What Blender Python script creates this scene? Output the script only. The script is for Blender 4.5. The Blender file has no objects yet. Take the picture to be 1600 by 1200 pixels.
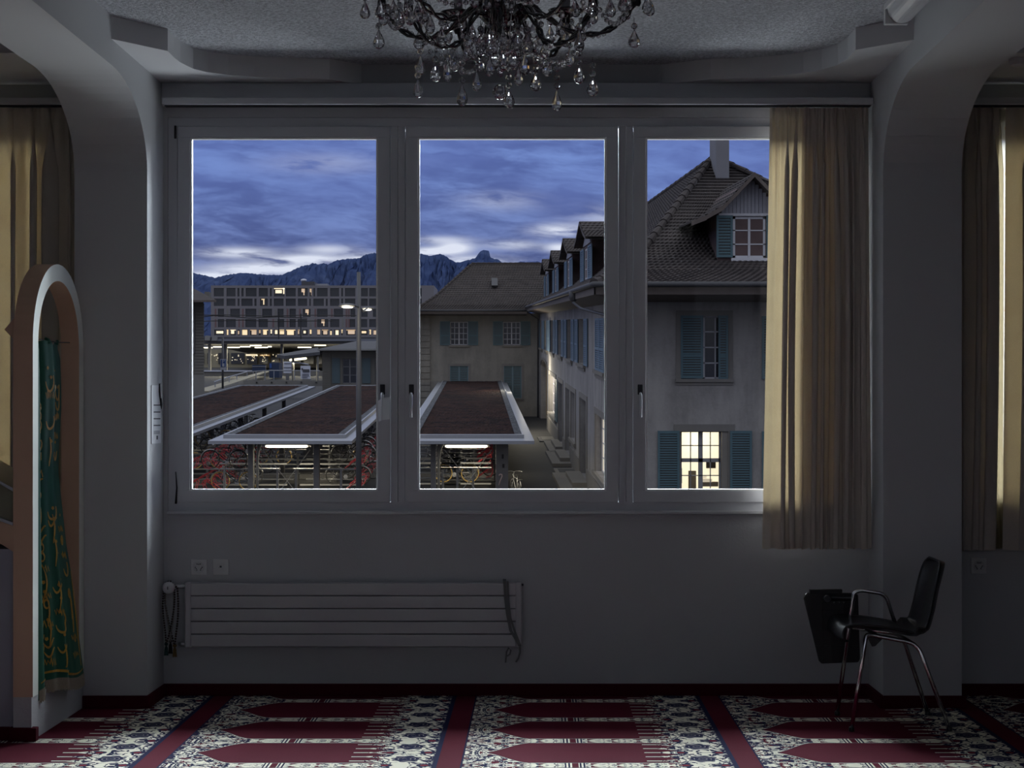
import bpy, bmesh, math, random
from math import sin, cos, pi, sqrt, atan2
from mathutils import Vector, Matrix
random.seed(7)
scene = bpy.context.scene
COL = scene.collection

# ------------------------------------------------------------------ camera
F = 3000.0          # focal length in pixels of the 1600 px wide frame
CX, CY = 841.0, 645.0   # principal point (the room is seen square-on, lens shifted)
EYE = 1.5
WALL = 10.2         # distance of the window wall
cam_d = bpy.data.cameras.new('camera')
cam = bpy.data.objects.new('camera', cam_d)
COL.objects.link(cam)
cam.location = (0, 0, EYE)
cam.rotation_euler = (pi/2, 0, 0)
cam_d.sensor_fit = 'HORIZONTAL'
cam_d.sensor_width = 36.0
cam_d.lens = F/1600.0*36.0
cam_d.shift_x = -(CX-800)/1600.0
cam_d.shift_y = (CY-600)/1600.0
cam_d.clip_start = 0.05
cam_d.clip_end = 20000
scene.camera = cam

def PW(px, py, Y):
    return ((px-CX)*Y/F, Y, EYE-(py-CY)*Y/F)
def S(px, Y=WALL):
    return (px-CX)*Y/F
def H(py, Y=WALL):
    return EYE-(py-CY)*Y/F
# exterior geometry sheared up and left with depth, onto its own vanishing point
KX, KZ = (748-CX)/F, (CY-505)/F
def E(u, Y, h):
    return (u+KX*Y, Y, EYE+h+KZ*Y)
def EU(px, Y):
    return (px-748)*Y/F
def EH(py, Y):
    return (505-py)*Y/F
GR = -6.75          # yard level below the eye (on the sheared frame)

# ------------------------------------------------------------------ mesh builder
ORG = {}
class MB:
    def __init__(s, tf=None):
        s.v = []; s.f = []; s.tf = tf
    def P(s, p):
        s.v.append(s.tf(*p) if s.tf else tuple(p)); return len(s.v)-1
    def quad(s, a, b, c, d):
        i = [s.P(a), s.P(b), s.P(c), s.P(d)]; s.f.append(i); return s
    def poly(s, pts):
        s.f.append([s.P(p) for p in pts]); return s
    def box(s, x0, y0, z0, x1, y1, z1):
        if x0 > x1: x0, x1 = x1, x0
        if y0 > y1: y0, y1 = y1, y0
        if z0 > z1: z0, z1 = z1, z0
        c = [s.P(p) for p in ((x0,y0,z0),(x1,y0,z0),(x1,y1,z0),(x0,y1,z0),(x0,y0,z1),(x1,y0,z1),(x1,y1,z1),(x0,y1,z1))]
        for q in ((0,3,2,1),(4,5,6,7),(0,1,5,4),(1,2,6,5),(2,3,7,6),(3,0,4,7)):
            s.f.append([c[i] for i in q])
        return s
    def prism(s, pts, axis, a, b):
        """polygon pts in the two other axes (order x,y,z without axis), from a to b along axis"""
        def mk(p, t):
            p = list(p); p.insert(axis, t); return p
        A = [s.P(mk(p, a)) for p in pts]; B = [s.P(mk(p, b)) for p in pts]
        n = len(pts)
        s.f.append(A[::-1]); s.f.append(B)
        for i in range(n):
            j = (i+1) % n
            s.f.append([A[i], A[j], B[j], B[i]])
        return s
    def tube(s, pts, r, n=8, closed=False, caps=True):
        pts = [Vector(p) for p in pts]
        m = len(pts)
        rs = r if isinstance(r, (list, tuple)) else [r]*m
        rings = []
        up = None
        for i, p in enumerate(pts):
            if closed:
                t = (pts[(i+1) % m]-pts[i-1])
            else:
                t = pts[min(i+1, m-1)]-pts[max(i-1, 0)]
            if t.length < 1e-9: t = Vector((0,0,1))
            t.normalize()
            if up is None:
                up = Vector((0,0,1)) if abs(t.z) < .9 else Vector((1,0,0))
            a = up-t*up.dot(t)
            if a.length < 1e-6:
                a = Vector((1,0,0))-t*t.x
                if a.length < 1e-6: a = Vector((0,1,0))
            a.normalize(); b = t.cross(a); up = a
            rings.append([s.P(p+(a*cos(2*pi*k/n)+b*sin(2*pi*k/n))*rs[i]) for k in range(n)])
        for i in range(m if closed else m-1):
            A, B = rings[i], rings[(i+1) % m]
            for k in range(n):
                s.f.append([A[k], A[(k+1)%n], B[(k+1)%n], B[k]])
        if caps and not closed:
            s.f.append(rings[0][::-1]); s.f.append(rings[-1])
        return s
    def lathe(s, prof, c=(0,0,0), n=16, axis=2):
        rings = []
        for (r, z) in prof:
            R = []
            for k in range(n):
                a = 2*pi*k/n
                p = [r*cos(a), r*sin(a), z]
                if axis == 0: p = [z, r*cos(a), r*sin(a)]
                if axis == 1: p = [r*cos(a), z, r*sin(a)]
                R.append(s.P((c[0]+p[0], c[1]+p[1], c[2]+p[2])))
            rings.append(R)
        for A, B in zip(rings, rings[1:]):
            for k in range(n):
                s.f.append([A[k], A[(k+1)%n], B[(k+1)%n], B[k]])
        s.f.append(rings[0][::-1]); s.f.append(rings[-1])
        return s
    def ball(s, c, r, n=8, m=6, sq=(1,1,1)):
        prof = []
        rings = []
        top = s.P((c[0], c[1], c[2]+r*sq[2])); bot = s.P((c[0], c[1], c[2]-r*sq[2]))
        for i in range(1, m):
            th = pi*i/m
            rings.append([s.P((c[0]+r*sq[0]*sin(th)*cos(2*pi*k/n), c[1]+r*sq[1]*sin(th)*sin(2*pi*k/n), c[2]+r*sq[2]*cos(th))) for k in range(n)])
        for k in range(n):
            s.f.append([top, rings[0][k], rings[0][(k+1)%n]])
            s.f.append([bot, rings[-1][(k+1)%n], rings[-1][k]])
        for A, B in zip(rings, rings[1:]):
            for k in range(n):
                s.f.append([A[k], B[k], B[(k+1)%n], A[(k+1)%n]])
        return s
    def grid(s, fn, nu, nv):
        idx = [[s.P(fn(i/nu, j/nv)) for i in range(nu+1)] for j in range(nv+1)]
        for j in range(nv):
            for i in range(nu):
                s.f.append([idx[j][i], idx[j][i+1], idx[j+1][i+1], idx[j+1][i]])
        return s
    def build(s, name, mat, parent=None, smooth=False, bevel=0, seg=2, solid=0, fix=True):
        me = bpy.data.meshes.new(name)
        o_ = ORG.get(parent.name, (0,0,0)) if parent else (0,0,0)
        me.from_pydata([(x-o_[0], y-o_[1], z-o_[2]) for x, y, z in s.v], [], s.f)
        bm = bmesh.new(); bm.from_mesh(me)
        bmesh.ops.remove_doubles(bm, verts=bm.verts, dist=1e-5)
        if fix: bmesh.ops.recalc_face_normals(bm, faces=bm.faces)
        bm.to_mesh(me); bm.free()
        if smooth:
            me.polygons.foreach_set('use_smooth', [True]*len(me.polygons))
        me.materials.append(mat)
        o = bpy.data.objects.new(name, me); COL.objects.link(o)
        if parent:
            o.parent = parent; ORG[o.name] = o_
        if bevel:
            b = o.modifiers.new('bevel', 'BEVEL'); b.width = bevel; b.segments = seg; b.limit_method = 'ANGLE'; b.angle_limit = math.radians(40)
        if solid:
            b = o.modifiers.new('solidify', 'SOLIDIFY'); b.thickness = solid; b.offset = 0
        return o

def tag(o, label=None, cat=None, group=None, kind=None):
    if label: o['label'] = label
    if cat: o['category'] = cat
    if group: o['group'] = group
    if kind: o['kind'] = kind
    return o
def empty(name, loc, label=None, cat=None, group=None, kind=None):
    o = bpy.data.objects.new(name, None); COL.objects.link(o)
    o.location = loc; o.empty_display_size = .1
    ORG[o.name] = tuple(loc)
    return tag(o, label, cat, group, kind)
def copy_tree(o, parent=None):
    c = o.copy(); COL.objects.link(c)
    if parent: c.parent = parent
    for ch in o.children:
        copy_tree(ch, c)
    return c
def arc(c, r, a0, a1, n):
    return [(c[0]+r*cos(a0+(a1-a0)*i/n), c[1]+r*sin(a0+(a1-a0)*i/n)) for i in range(n+1)]

# ------------------------------------------------------------------ node helper
class NT:
    def __init__(s, nt):
        s.nt = nt; s.n = nt.nodes; s.l = nt.links
    def node(s, t, **kw):
        nd = s.n.new(t)
        for k, v in kw.items():
            setattr(nd, k, v)
        return nd
    def m(s, op, a, b=None, c=None, clamp=False):
        nd = s.n.new('ShaderNodeMath'); nd.operation = op; nd.use_clamp = clamp
        for i, x in enumerate((a, b, c)):
            if x is None: continue
            if isinstance(x, V): s.l.new(x.s, nd.inputs[i])
            else: nd.inputs[i].default_value = x
        return V(s, nd.outputs[0])
    def sock(s, x, inp):
        if isinstance(x, V): s.l.new(x.s, inp)
        elif isinstance(x, bpy.types.NodeSocket): s.l.new(x, inp)
        else: inp.default_value = x
    def coord(s, which='Object'):
        t = s.n.new('ShaderNodeTexCoord')
        return t.outputs[which]
    def sep(s, v):
        nd = s.n.new('ShaderNodeSeparateXYZ'); s.l.new(v, nd.inputs[0])
        return [V(s, o) for o in nd.outputs]
    def comb(s, x, y, z):
        nd = s.n.new('ShaderNodeCombineXYZ')
        for i, q in enumerate((x, y, z)): s.sock(q, nd.inputs[i])
        return nd.outputs[0]
    def noise(s, vec, scale=5, detail=3, rough=.5, dist=0):
        nd = s.n.new('ShaderNodeTexNoise'); nd.inputs['Scale'].default_value = scale
        nd.inputs['Detail'].default_value = detail; nd.inputs['Roughness'].default_value = rough
        nd.inputs['Distortion'].default_value = dist
        if vec is not None: s.l.new(vec, nd.inputs['Vector'])
        return V(s, nd.outputs[0])
    def voro(s, vec, scale=5, feature='F1', out=0, rnd=1):
        nd = s.n.new('ShaderNodeTexVoronoi'); nd.feature = feature
        nd.inputs['Scale'].default_value = scale; nd.inputs['Randomness'].default_value = rnd
        if vec is not None: s.l.new(vec, nd.inputs['Vector'])
        return V(s, nd.outputs[out])
    def mix(s, f, a, b):
        nd = s.n.new('ShaderNodeMix'); nd.data_type = 'RGBA'
        s.sock(f, nd.inputs[0])
        for x, i in ((a, 6), (b, 7)):
            if isinstance(x, (tuple, list)): nd.inputs[i].default_value = (*x[:3], 1)
            else: s.sock(x, nd.inputs[i])
        return V(s, nd.outputs[2])
    def ramp(s, f, stops):
        nd = s.n.new('ShaderNodeValToRGB')
        s.sock(f, nd.inputs[0])
        el = nd.color_ramp.elements
        while len(el) < len(stops): el.new(.5)
        for e, (p, c) in zip(el, stops):
            e.position = p; e.color = (*c[:3], 1) if isinstance(c, (tuple, list)) else (c, c, c, 1)
        return V(s, nd.outputs[0])
    def step(s, e0, e1, x):
        nd = s.n.new('ShaderNodeMapRange'); nd.interpolation_type = 'SMOOTHSTEP'
        s.sock(x, nd.inputs[0]); nd.inputs[1].default_value = e0; nd.inputs[2].default_value = e1
        return V(s, nd.outputs[0])
class V:
    def __init__(s, t, sock): s.t = t; s.s = sock
    def __add__(a, b): return a.t.m('ADD', a, b)
    __radd__ = __add__
    def __sub__(a, b): return a.t.m('SUBTRACT', a, b)
    def __rsub__(a, b): return a.t.m('SUBTRACT', b, a)
    def __mul__(a, b): return a.t.m('MULTIPLY', a, b)
    __rmul__ = __mul__
    def __truediv__(a, b): return a.t.m('DIVIDE', a, b)
    def __lt__(a, b): return a.t.m('LESS_THAN', a, b)
    def __gt__(a, b): return a.t.m('GREATER_THAN', a, b)
    def __abs__(a): return a.t.m('ABSOLUTE', a)
    def __pow__(a, b): return a.t.m('POWER', a, b)
    def frac(a): return a.t.m('FRACT', a)
    def floor(a): return a.t.m('FLOOR', a)
    def mx(a, b): return a.t.m('MAXIMUM', a, b)
    def mn(a, b): return a.t.m('MINIMUM', a, b)
    def sin(a): return a.t.m('SINE', a)
    def clamp(a): return a.t.m('ADD', a, 0.0, clamp=True)

def lin(r, g, b):
    f = lambda c: (c/255/12.92) if c/255 <= .04045 else ((c/255+.055)/1.055)**2.4
    return (f(r), f(g), f(b))
def new_mat(name):
    m = bpy.data.materials.new(name); m.use_nodes = True
    T = NT(m.node_tree)
    T.bsdf = T.n['Principled BSDF']; T.out = T.n['Material Output']
    return m, T
def put(T, key, x):
    i = T.bsdf.inputs[key]
    if isinstance(x, (tuple, list)): i.default_value = (*x[:3], 1)
    else: T.sock(x, i)
def bump(T, h, strength=.3, dist=.01):
    b = T.node('ShaderNodeBump'); b.inputs['Strength'].default_value = strength; b.inputs['Distance'].default_value = dist
    T.sock(h, b.inputs['Height']); T.l.new(b.outputs[0], T.bsdf.inputs['Normal'])
def plain(name, col, rough=.6, metal=0, var=0, scale=8, bmp=0, bscale=60, bdist=.003, spec=None, coat=0):
    m, T = new_mat(name)
    v = T.coord('Object')
    if var:
        n = T.noise(v, scale, 4, .6)
        c = T.mix(n, tuple(x*(1-var) for x in col), tuple(min(1, x*(1+var)) for x in col))
        put(T, 'Base Color', c)
    else:
        put(T, 'Base Color', col)
    put(T, 'Roughness', rough); put(T, 'Metallic', metal)
    if spec is not None: put(T, 'Specular IOR Level', spec)
    if coat: put(T, 'Coat Weight', coat)
    if bmp:
        bump(T, T.noise(v, bscale, 3, .6), bmp, bdist)
    return m
def emit(name, col, strength):
    m, T = new_mat(name)
    put(T, 'Base Color', (.8,.8,.8)); put(T, 'Emission Color', col); put(T, 'Emission Strength', strength)
    return m
def glass_pane(name, tint=(1,1,1), refl=.6):
    m, T = new_mat(name)
    T.n.remove(T.bsdf)
    tr = T.node('ShaderNodeBsdfTransparent'); tr.inputs[0].default_value = (*tint, 1)
    gl = T.node('ShaderNodeBsdfGlossy'); gl.inputs['Roughness'].default_value = 0.0
    fr = T.node('ShaderNodeFresnel'); fr.inputs[0].default_value = 1.45
    k = T.m('MULTIPLY', V(T, fr.outputs[0]), refl)
    mx = T.node('ShaderNodeMixShader')
    T.sock(k, mx.inputs[0]); T.l.new(tr.outputs[0], mx.inputs[1]); T.l.new(gl.outputs[0], mx.inputs[2])
    T.l.new(mx.outputs[0], T.out.inputs[0])
    return m
def fabric(name, col, trans, tcol, scale=300, var=.15):
    m, T = new_mat(name)
    v = T.coord('Object')
    n = T.noise(v, scale, 3, .7); n2 = T.noise(v, 12, 3, .5)
    f = (n*.7+n2*.3)
    T.n.remove(T.bsdf)
    df = T.node('ShaderNodeBsdfDiffuse'); tl = T.node('ShaderNodeBsdfTranslucent')
    c1 = T.mix(f, tuple(x*(1-var) for x in col), tuple(x*(1+var) for x in col))
    c2 = T.mix(f, tuple(x*(1-var*2) for x in tcol), tuple(min(1, x*(1+var*2)) for x in tcol))
    T.sock(c1, df.inputs[0]); T.sock(c2, tl.inputs[0])
    mx = T.node('ShaderNodeMixShader'); mx.inputs[0].default_value = trans
    T.l.new(df.outputs[0], mx.inputs[1]); T.l.new(tl.outputs[0], mx.inputs[2])
    T.l.new(mx.outputs[0], T.out.inputs[0])
    return m
LP = (4400,135,0)
SKY_HI = 0.75
# ------------------------------------------------------------------ materials, room
M = {}
M['wall'] = plain('wall_paint', (.49,.505,.53), .85, var=.03, scale=1.5, bmp=.35, bscale=90, bdist=.003)
M['panel'] = plain('dark_unseen_wall', (.20,.21,.24), .7, var=.06, scale=1.5)  # unseen walls, toned dark to cut the light they bounce forward
M['pillar'] = plain('pillar_paint', (.52,.535,.555), .8, var=.02, scale=1.2)
M['cornice'] = plain('cornice_paint', (.58,.59,.61), .8)
M['wood_white'] = plain('window_lacquer', (.55,.565,.60), .4, var=.02, scale=2)
M['bead'] = plain('glazing_bead', (.78,.78,.76), .45)
M['alu'] = plain('brushed_aluminium', (.62,.63,.65), .3, 1)
M['chrome'] = plain('chrome', (.75,.75,.78), .13, 1)
M['dark_metal'] = plain('dark_metal', (.03,.03,.035), .4, .6)
M['radiator'] = plain('radiator_enamel', (.50,.50,.53), .45)
M['plastic_white'] = plain('white_plastic', (.62,.63,.64), .4)
M['black_plastic'] = plain('black_plastic', (.012,.013,.016), .32)
M['tablet'] = plain('tablet_plastic', (.010,.011,.013), .55, bmp=.2, bscale=250)
M['paper'] = plain('paper', (.75,.77,.8), .8)
M['ink'] = plain('ink', (.05,.055,.07), .7)
M['mihrab'] = plain('mihrab_paint', (.80,.84,.78), .6, var=.03, scale=2)
M['mihrab_brown'] = plain('mihrab_brown_paint', (.62,.41,.29), .6, var=.08, scale=2)
M['lectern_grey'] = plain('lectern_grey_paint', (.34,.34,.40), .6)
M['lectern_olive'] = plain('lectern_olive_paint', (.26,.26,.18), .6)
M['glass'] = glass_pane('window_glass', refl=.12)
M['beads_dark'] = plain('bead_wood', (.05,.035,.03), .35, var=.6, scale=90)
M['beads_pale'] = plain('bead_pale', (.25,.24,.22), .35, var=.4, scale=90)
M['tassel'] = plain('tassel_thread', (.02,.06,.06), .8)
M['tassel_gold'] = plain('tassel_gold', (.2,.13,.04), .8)
M['strap'] = plain('grey_strap', (.16,.165,.17), .8)

# rough plastered ceiling
m, T = new_mat('ceiling_plaster'); M['ceiling'] = m
v = T.coord('Object'); n = T.step(.3, .7, T.noise(v, 62, 3, .7)); n2 = T.noise(v, 1.3, 2)
put(T, 'Base Color', T.mix(n, (.34,.36,.40), (.70,.72,.77))); put(T, 'Roughness', .95)
bump(T, n, 1.0, .012)

# maroon carpet skirting
m, T = new_mat('maroon_pile'); M['maroon'] = m
v = T.coord('Object'); n = T.noise(v, 400, 2)
put(T, 'Base Color', T.mix(n, (.05,.004,.010), (.085,.006,.017))); put(T, 'Roughness', 1); put(T, 'Specular IOR Level', .1)

# prayer carpet: rows of niches woven side by side
m, T = new_mat('prayer_carpet'); M['carpet'] = m
v = T.coord('Object'); X, Y, Z = T.sep(v)
wob = T.noise(v, 35, 2)
PITCH, NW = 1.2833, .61
s_ = ((X+1.715)/PITCH).frac()*PITCH
row = ((X+1.715)/PITCH).floor()
yy = ((Y-10.0-row*.0)/NW).frac()             # separators lie at 0
dv = abs(yy-.5)*NW                            # 0 on a niche axis, .305 on a separator
s = s_-.10
# mirrored coordinates for the ornament
mc = T.comb(s*1.0, dv, row*3.7)
n1 = T.noise(mc, 15, 2, .5, .8)
n2 = T.noise(mc, 21, 1, .5, 1.2)
vor = T.voro(mc, 16, 'SMOOTH_F1')
line = T.m('LESS_THAN', abs(n1-.5), .042)
line2 = T.m('LESS_THAN', abs(n2-.47), .040)
blob = n2 > .57
leaf = vor < .26
cream, navy, maroon, red = (.80,.77,.64), (.012,.015,.055), (.10,.006,.02), (.17,.015,.025)
c = T.mix(line.mx(line2), cream, navy)
c = T.mix(blob*(n1 > .5), c, maroon)
c = T.mix(leaf*(n1 < .47), c, navy)
orn = c
# floral border: rosettes on a vine
ry = ((Y-10.0)/(NW/2)).frac()-.5
dx = (s-1.045)
rr = T.m('SQRT', dx*dx*1.25+ry*ry*(NW/2)*(NW/2))
ang = T.m('ARCTAN2', ry, dx*3.0)
pet = rr+.008*((ang*8.0).sin())
ros = pet < .072
rosin = T.m('LESS_THAN', abs((rr*150.0).sin()), .35)
side = T.m('SQRT', (abs(s-1.045)-.085)*(abs(s-1.045)-.085)+(abs(ry)-.5)*(abs(ry)-.5)*.0931)
small = side < .034
vine = T.m('LESS_THAN', abs(abs(s-1.045)-.088-.018*((ry*2*pi*2).sin())), .006)
b = T.mix(line, cream, navy)
b = T.mix(vine, b, navy)
b = T.mix(small, b, T.mix(side < .018, navy, red))
b = T.mix(T.m('SUBTRACT', (pet < .086), ros), b, cream)
b = T.mix(ros, b, T.mix(rosin*(n1 > .42), navy, (.26,.24,.24)))
c = T.mix(s > .945, orn, b)
# tooth line against the next band
tooth = ((Y/.028).frac()-.5)
c = T.mix((s > 1.150+abs(tooth)*.028), c, navy)
# fringe end of every niche: rows of narrow spikes
tf_ = (dv/NW*6.0+.5).frac()
tri = abs(tf_-.5)*2.0
endb = .835+.11*T.m('POWER', tri, .8)
# niche field
t = T.step(.09, .30, s)
hw = .243*T.m('POWER', t, .92)
infield = (dv < hw)*(s < endb)*(s > .115)
edge = (dv < hw+.012)*(s < endb)*(s > .10)
c = T.mix(edge, c, cream)
edge2 = (dv < hw+.007)*(s < endb+.004)*(s > .105)
c = T.mix(edge2, c, navy)
pile = T.noise(v, 240, 2); pw = T.noise(v, 3, 3)
fld = T.mix(pw*.6+pile*.4, (.070,.0035,.013), (.115,.008,.024))
c = T.mix(infield, c, fld)
# white needles in the fringe
need = (tri < .22)*(s > .80)*(s < .865)*(dv < .24)
c = T.mix(need, c, T.mix(T.m('LESS_THAN', tri, .12), navy, cream))
# separators with a striped block
inband = (dv > .252)*(s > .30)*(s < .93)
loz = T.m('LESS_THAN', abs((s*28.0).sin())*.04+.012, T.m('SUBTRACT', .305, dv)*1.0)
blk = T.m('LESS_THAN', abs(s-.49), .045)
strp = T.m('LESS_THAN', (s*62.0).frac(), .5)
c2 = T.mix(loz, T.mix(line2, cream, navy), T.mix(T.m('LESS_THAN', (s*9.0).frac(), .5), T.mix(n1 > .5, cream, navy), maroon))
c2 = T.mix(T.m('GREATER_THAN', abs(dv-.279), .021), c2, cream)
c2 = T.mix(blk, c2, T.mix(T.m('LESS_THAN', abs(s-.49), .014), T.mix(strp, navy, cream), maroon))
c = T.mix(inband, c, c2)
# plain band between rows
c = T.mix(T.m('LESS_THAN', s, .008), c, navy)
bandc = T.mix(pw*.5+pile*.5, (.070,.004,.013), (.115,.009,.024))
c = T.mix(T.m('LESS_THAN', s, 0.0), c, bandc)
c = T.mix(pile*.12, c, (.02,.02,.03))
put(T, 'Base Color', c); put(T, 'Roughness', 1.0); put(T, 'Specular IOR Level', .08)
bump(T, pile, .4, .004)

# ------------------------------------------------------------------ room shell
ZC = 3.35; ZS = 3.243
XL0, XL1 = -2.36, -1.99        # left arcade wall (thickness in x)
XR0, XR1 = 1.755, 2.155        # right arcade wall
YP = 9.77                      # pilaster fronts
RX0, RX1, RY0 = -4.7, 4.7, -1.6
FRONT_T = .30

def struct(o, label, cat): return tag(o, label, cat, None, 'structure')
mb = MB().box(RX0-.2, RY0-.2, -.2, RX1+.2, WALL+FRONT_T, 0)
struct(mb.build('floor', M['carpet']), 'red and cream prayer carpet woven in rows of pointed niches', 'floor')
mb = MB().box(RX0-.2, RY0-.2, ZC, RX1+.2, WALL+FRONT_T, ZC+.2)
struct(mb.build('ceiling', M['ceiling']), 'rough plastered grey ceiling above the chandelier', 'ceiling')

# window openings in the front wall: (x0, x1)
WZ0, WZ1 = H(800), H(183)
WX = [(S(262), S(1330)), (-4.55, S(262)-.62-1.1*0), (2.3, 4.55)]
WX = [(S(262), S(1326)), (-4.5, -2.42), (2.22, 4.5)]
mb = MB()
xs = [RX0-.2, WX[1][0], WX[1][1], WX[0][0], WX[0][1], WX[2][0], WX[2][1], RX1+.2]
mb.box(xs[0], WALL, 0, xs[-1], WALL+FRONT_T, WZ0)
mb.box(xs[0], WALL, WZ1, xs[-1], WALL+FRONT_T, ZC)
for a, b in ((0,1),(2,3),(4,5),(6,7)):
    mb.box(xs[a], WALL, WZ0, xs[b], WALL+FRONT_T, WZ1)
struct(mb.build('wall_front', M['wall']), 'grey plastered window wall behind the radiator', 'wall')
struct(MB().box(RX0-.2, RY0-.2, 0, RX0, WALL, ZC).build('wall_left', M['panel']), 'plain wall closing the left aisle', 'wall')
struct(MB().box(RX1, RY0-.2, 0, RX1+.2, WALL, ZC).build('wall_right', M['panel']), 'plain wall closing the right aisle', 'wall')
# back wall with three tall windows
mb = MB()
BW = [(-4.2,-1.8), (-1.2,1.2), (1.8,4.2)]
bz0, bz1 = .9, 3.1
mb.box(RX0, RY0-.2, 0, RX1, RY0, bz0); mb.box(RX0, RY0-.2, bz1, RX1, RY0, ZC)
for a, b in ((RX0,-4.2),(-1.8,-1.2),(1.2,1.8),(4.2,RX1)):
    mb.box(a, RY0-.2, bz0, b, RY0, bz1)
struct(mb.build('wall_back', M['panel']), 'plain wall with three windows at the back of the room', 'wall')

# arcades: pilaster on the window wall, arch haunch, flat beam, next pillar
def arcade(name, x0, x1, label):
    zb, zs = 3.122, 2.73
    pts = [(WALL, 0), (YP, 0), (YP, zs)]
    n = 14
    Lh = .80; Hh = zb-zs
    for i in range(1, n+1):
        a = pi/2*i/n
        pts.append((YP-Lh*(1-cos(a)), zs+Hh*sin(a)))
    pts += [(5.6, zb), (5.6, zb)]
    for i in range(0, n+1):
        a = pi/2*(1-i/n)
        pts.append((5.2+Lh*(1-cos(a)), zs+Hh*sin(a)))
    pts += [(5.2, 0), (4.8, 0), (4.8, zs)]
    for i in range(1, n+1):
        a = pi/2*i/n
        pts.append((4.8-Lh*(1-cos(a)), zs+Hh*sin(a)))
    pts += [(RY0, zb), (RY0, ZC), (WALL, ZC)]
    q = []
    for p in pts:
        if not q or (abs(p[0]-q[-1][0])+abs(p[1]-q[-1][1])) > 1e-4: q.append(p)
    o = MB().prism(q, 0, x0, x1).build(name, M['pillar'])
    bm = bmesh.new(); bm.from_mesh(o.data)
    bmesh.ops.triangulate(bm, faces=[f for f in bm.faces if len(f.verts) > 4]); bm.to_mesh(o.data); bm.free()
    struct(o, label, 'wall')
arcade('wall_arcade_left', XL0, XL1, 'grey arcade wall with rounded arch to the left of the window')
arcade('wall_arcade_right', XR0, XR1, 'grey arcade wall with rounded arch behind the black chair')

# dropped cornice with curved corners in front of the window head
def cornice_pts():
    L = [(XL1, 8.95), (-1.785, 9.25), (-1.787, 9.42), (-1.78, 9.55), (-1.748, 9.73), (-1.69, 9.83), (-1.60, 9.905), (-1.473, 9.965), (-1.30, 10.0), (-1.09, 10.03), (-.94, WALL)]
    R = [(.65, WALL), (.90, 10.03), (1.10, 10.0), (1.25, 9.93), (1.36, 9.85), (1.44, 9.76), (1.50, 9.62), (1.523, 9.45), (1.524, 9.22), (XR0, 8.97)]
    return L, R
L, R = cornice_pts()
mb = MB()
mb.prism(L+[(XL1, WALL)], 2, ZS, ZC)
mb.prism(R+[(XR0, WALL)], 2, ZS, ZC)
o = mb.build('trim_1', M['cornice'])
bm = bmesh.new(); bm.from_mesh(o.data)
bmesh.ops.triangulate(bm, faces=[f for f in bm.faces if len(f.verts) > 4]); bm.to_mesh(o.data); bm.free()
struct(o, 'dropped plaster cornice with curved corners above the window', 'cornice')
# aisles left and right have a plain lower soffit along the windows
o = MB().box(RX0, 9.3, ZS, XL0, WALL, ZC).box(XR1, 9.3, ZS, RX1, WALL, ZC).build('trim_2', M['cornice'])
struct(o, 'plain dropped soffit above the aisle curtains', 'cornice')

# skirting
BZ = .062
def skirt(name, segs, label):
    mb = MB()
    for a in segs: mb.box(*a)
    struct(mb.build(name, M['maroon'], bevel=.004), label, 'skirting')
skirt('baseboard_front', [(XL1, WALL-.02, 0, XR0, WALL, BZ), (XR1+.02, WALL-.02, 0, RX1, WALL, BZ), (RX0, WALL-.02, 0, XL0, WALL, BZ)], 'dark maroon skirting below the radiator')
skirt('baseboard_left', [(XL1, YP-.02, 0, XL1+.02, WALL-.02, BZ), (XL0, YP-.02, 0, XL1, YP, BZ)], 'maroon skirting around the left pilaster foot')
skirt('baseboard_right', [(XR0-.02, YP-.02, 0, XR0, WALL-.02, BZ), (XR0, YP-.02, 0, XR1, YP, BZ), (XR1, YP-.02, 0, XR1+.02, WALL, BZ)], 'maroon skirting around the right pilaster foot')

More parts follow.
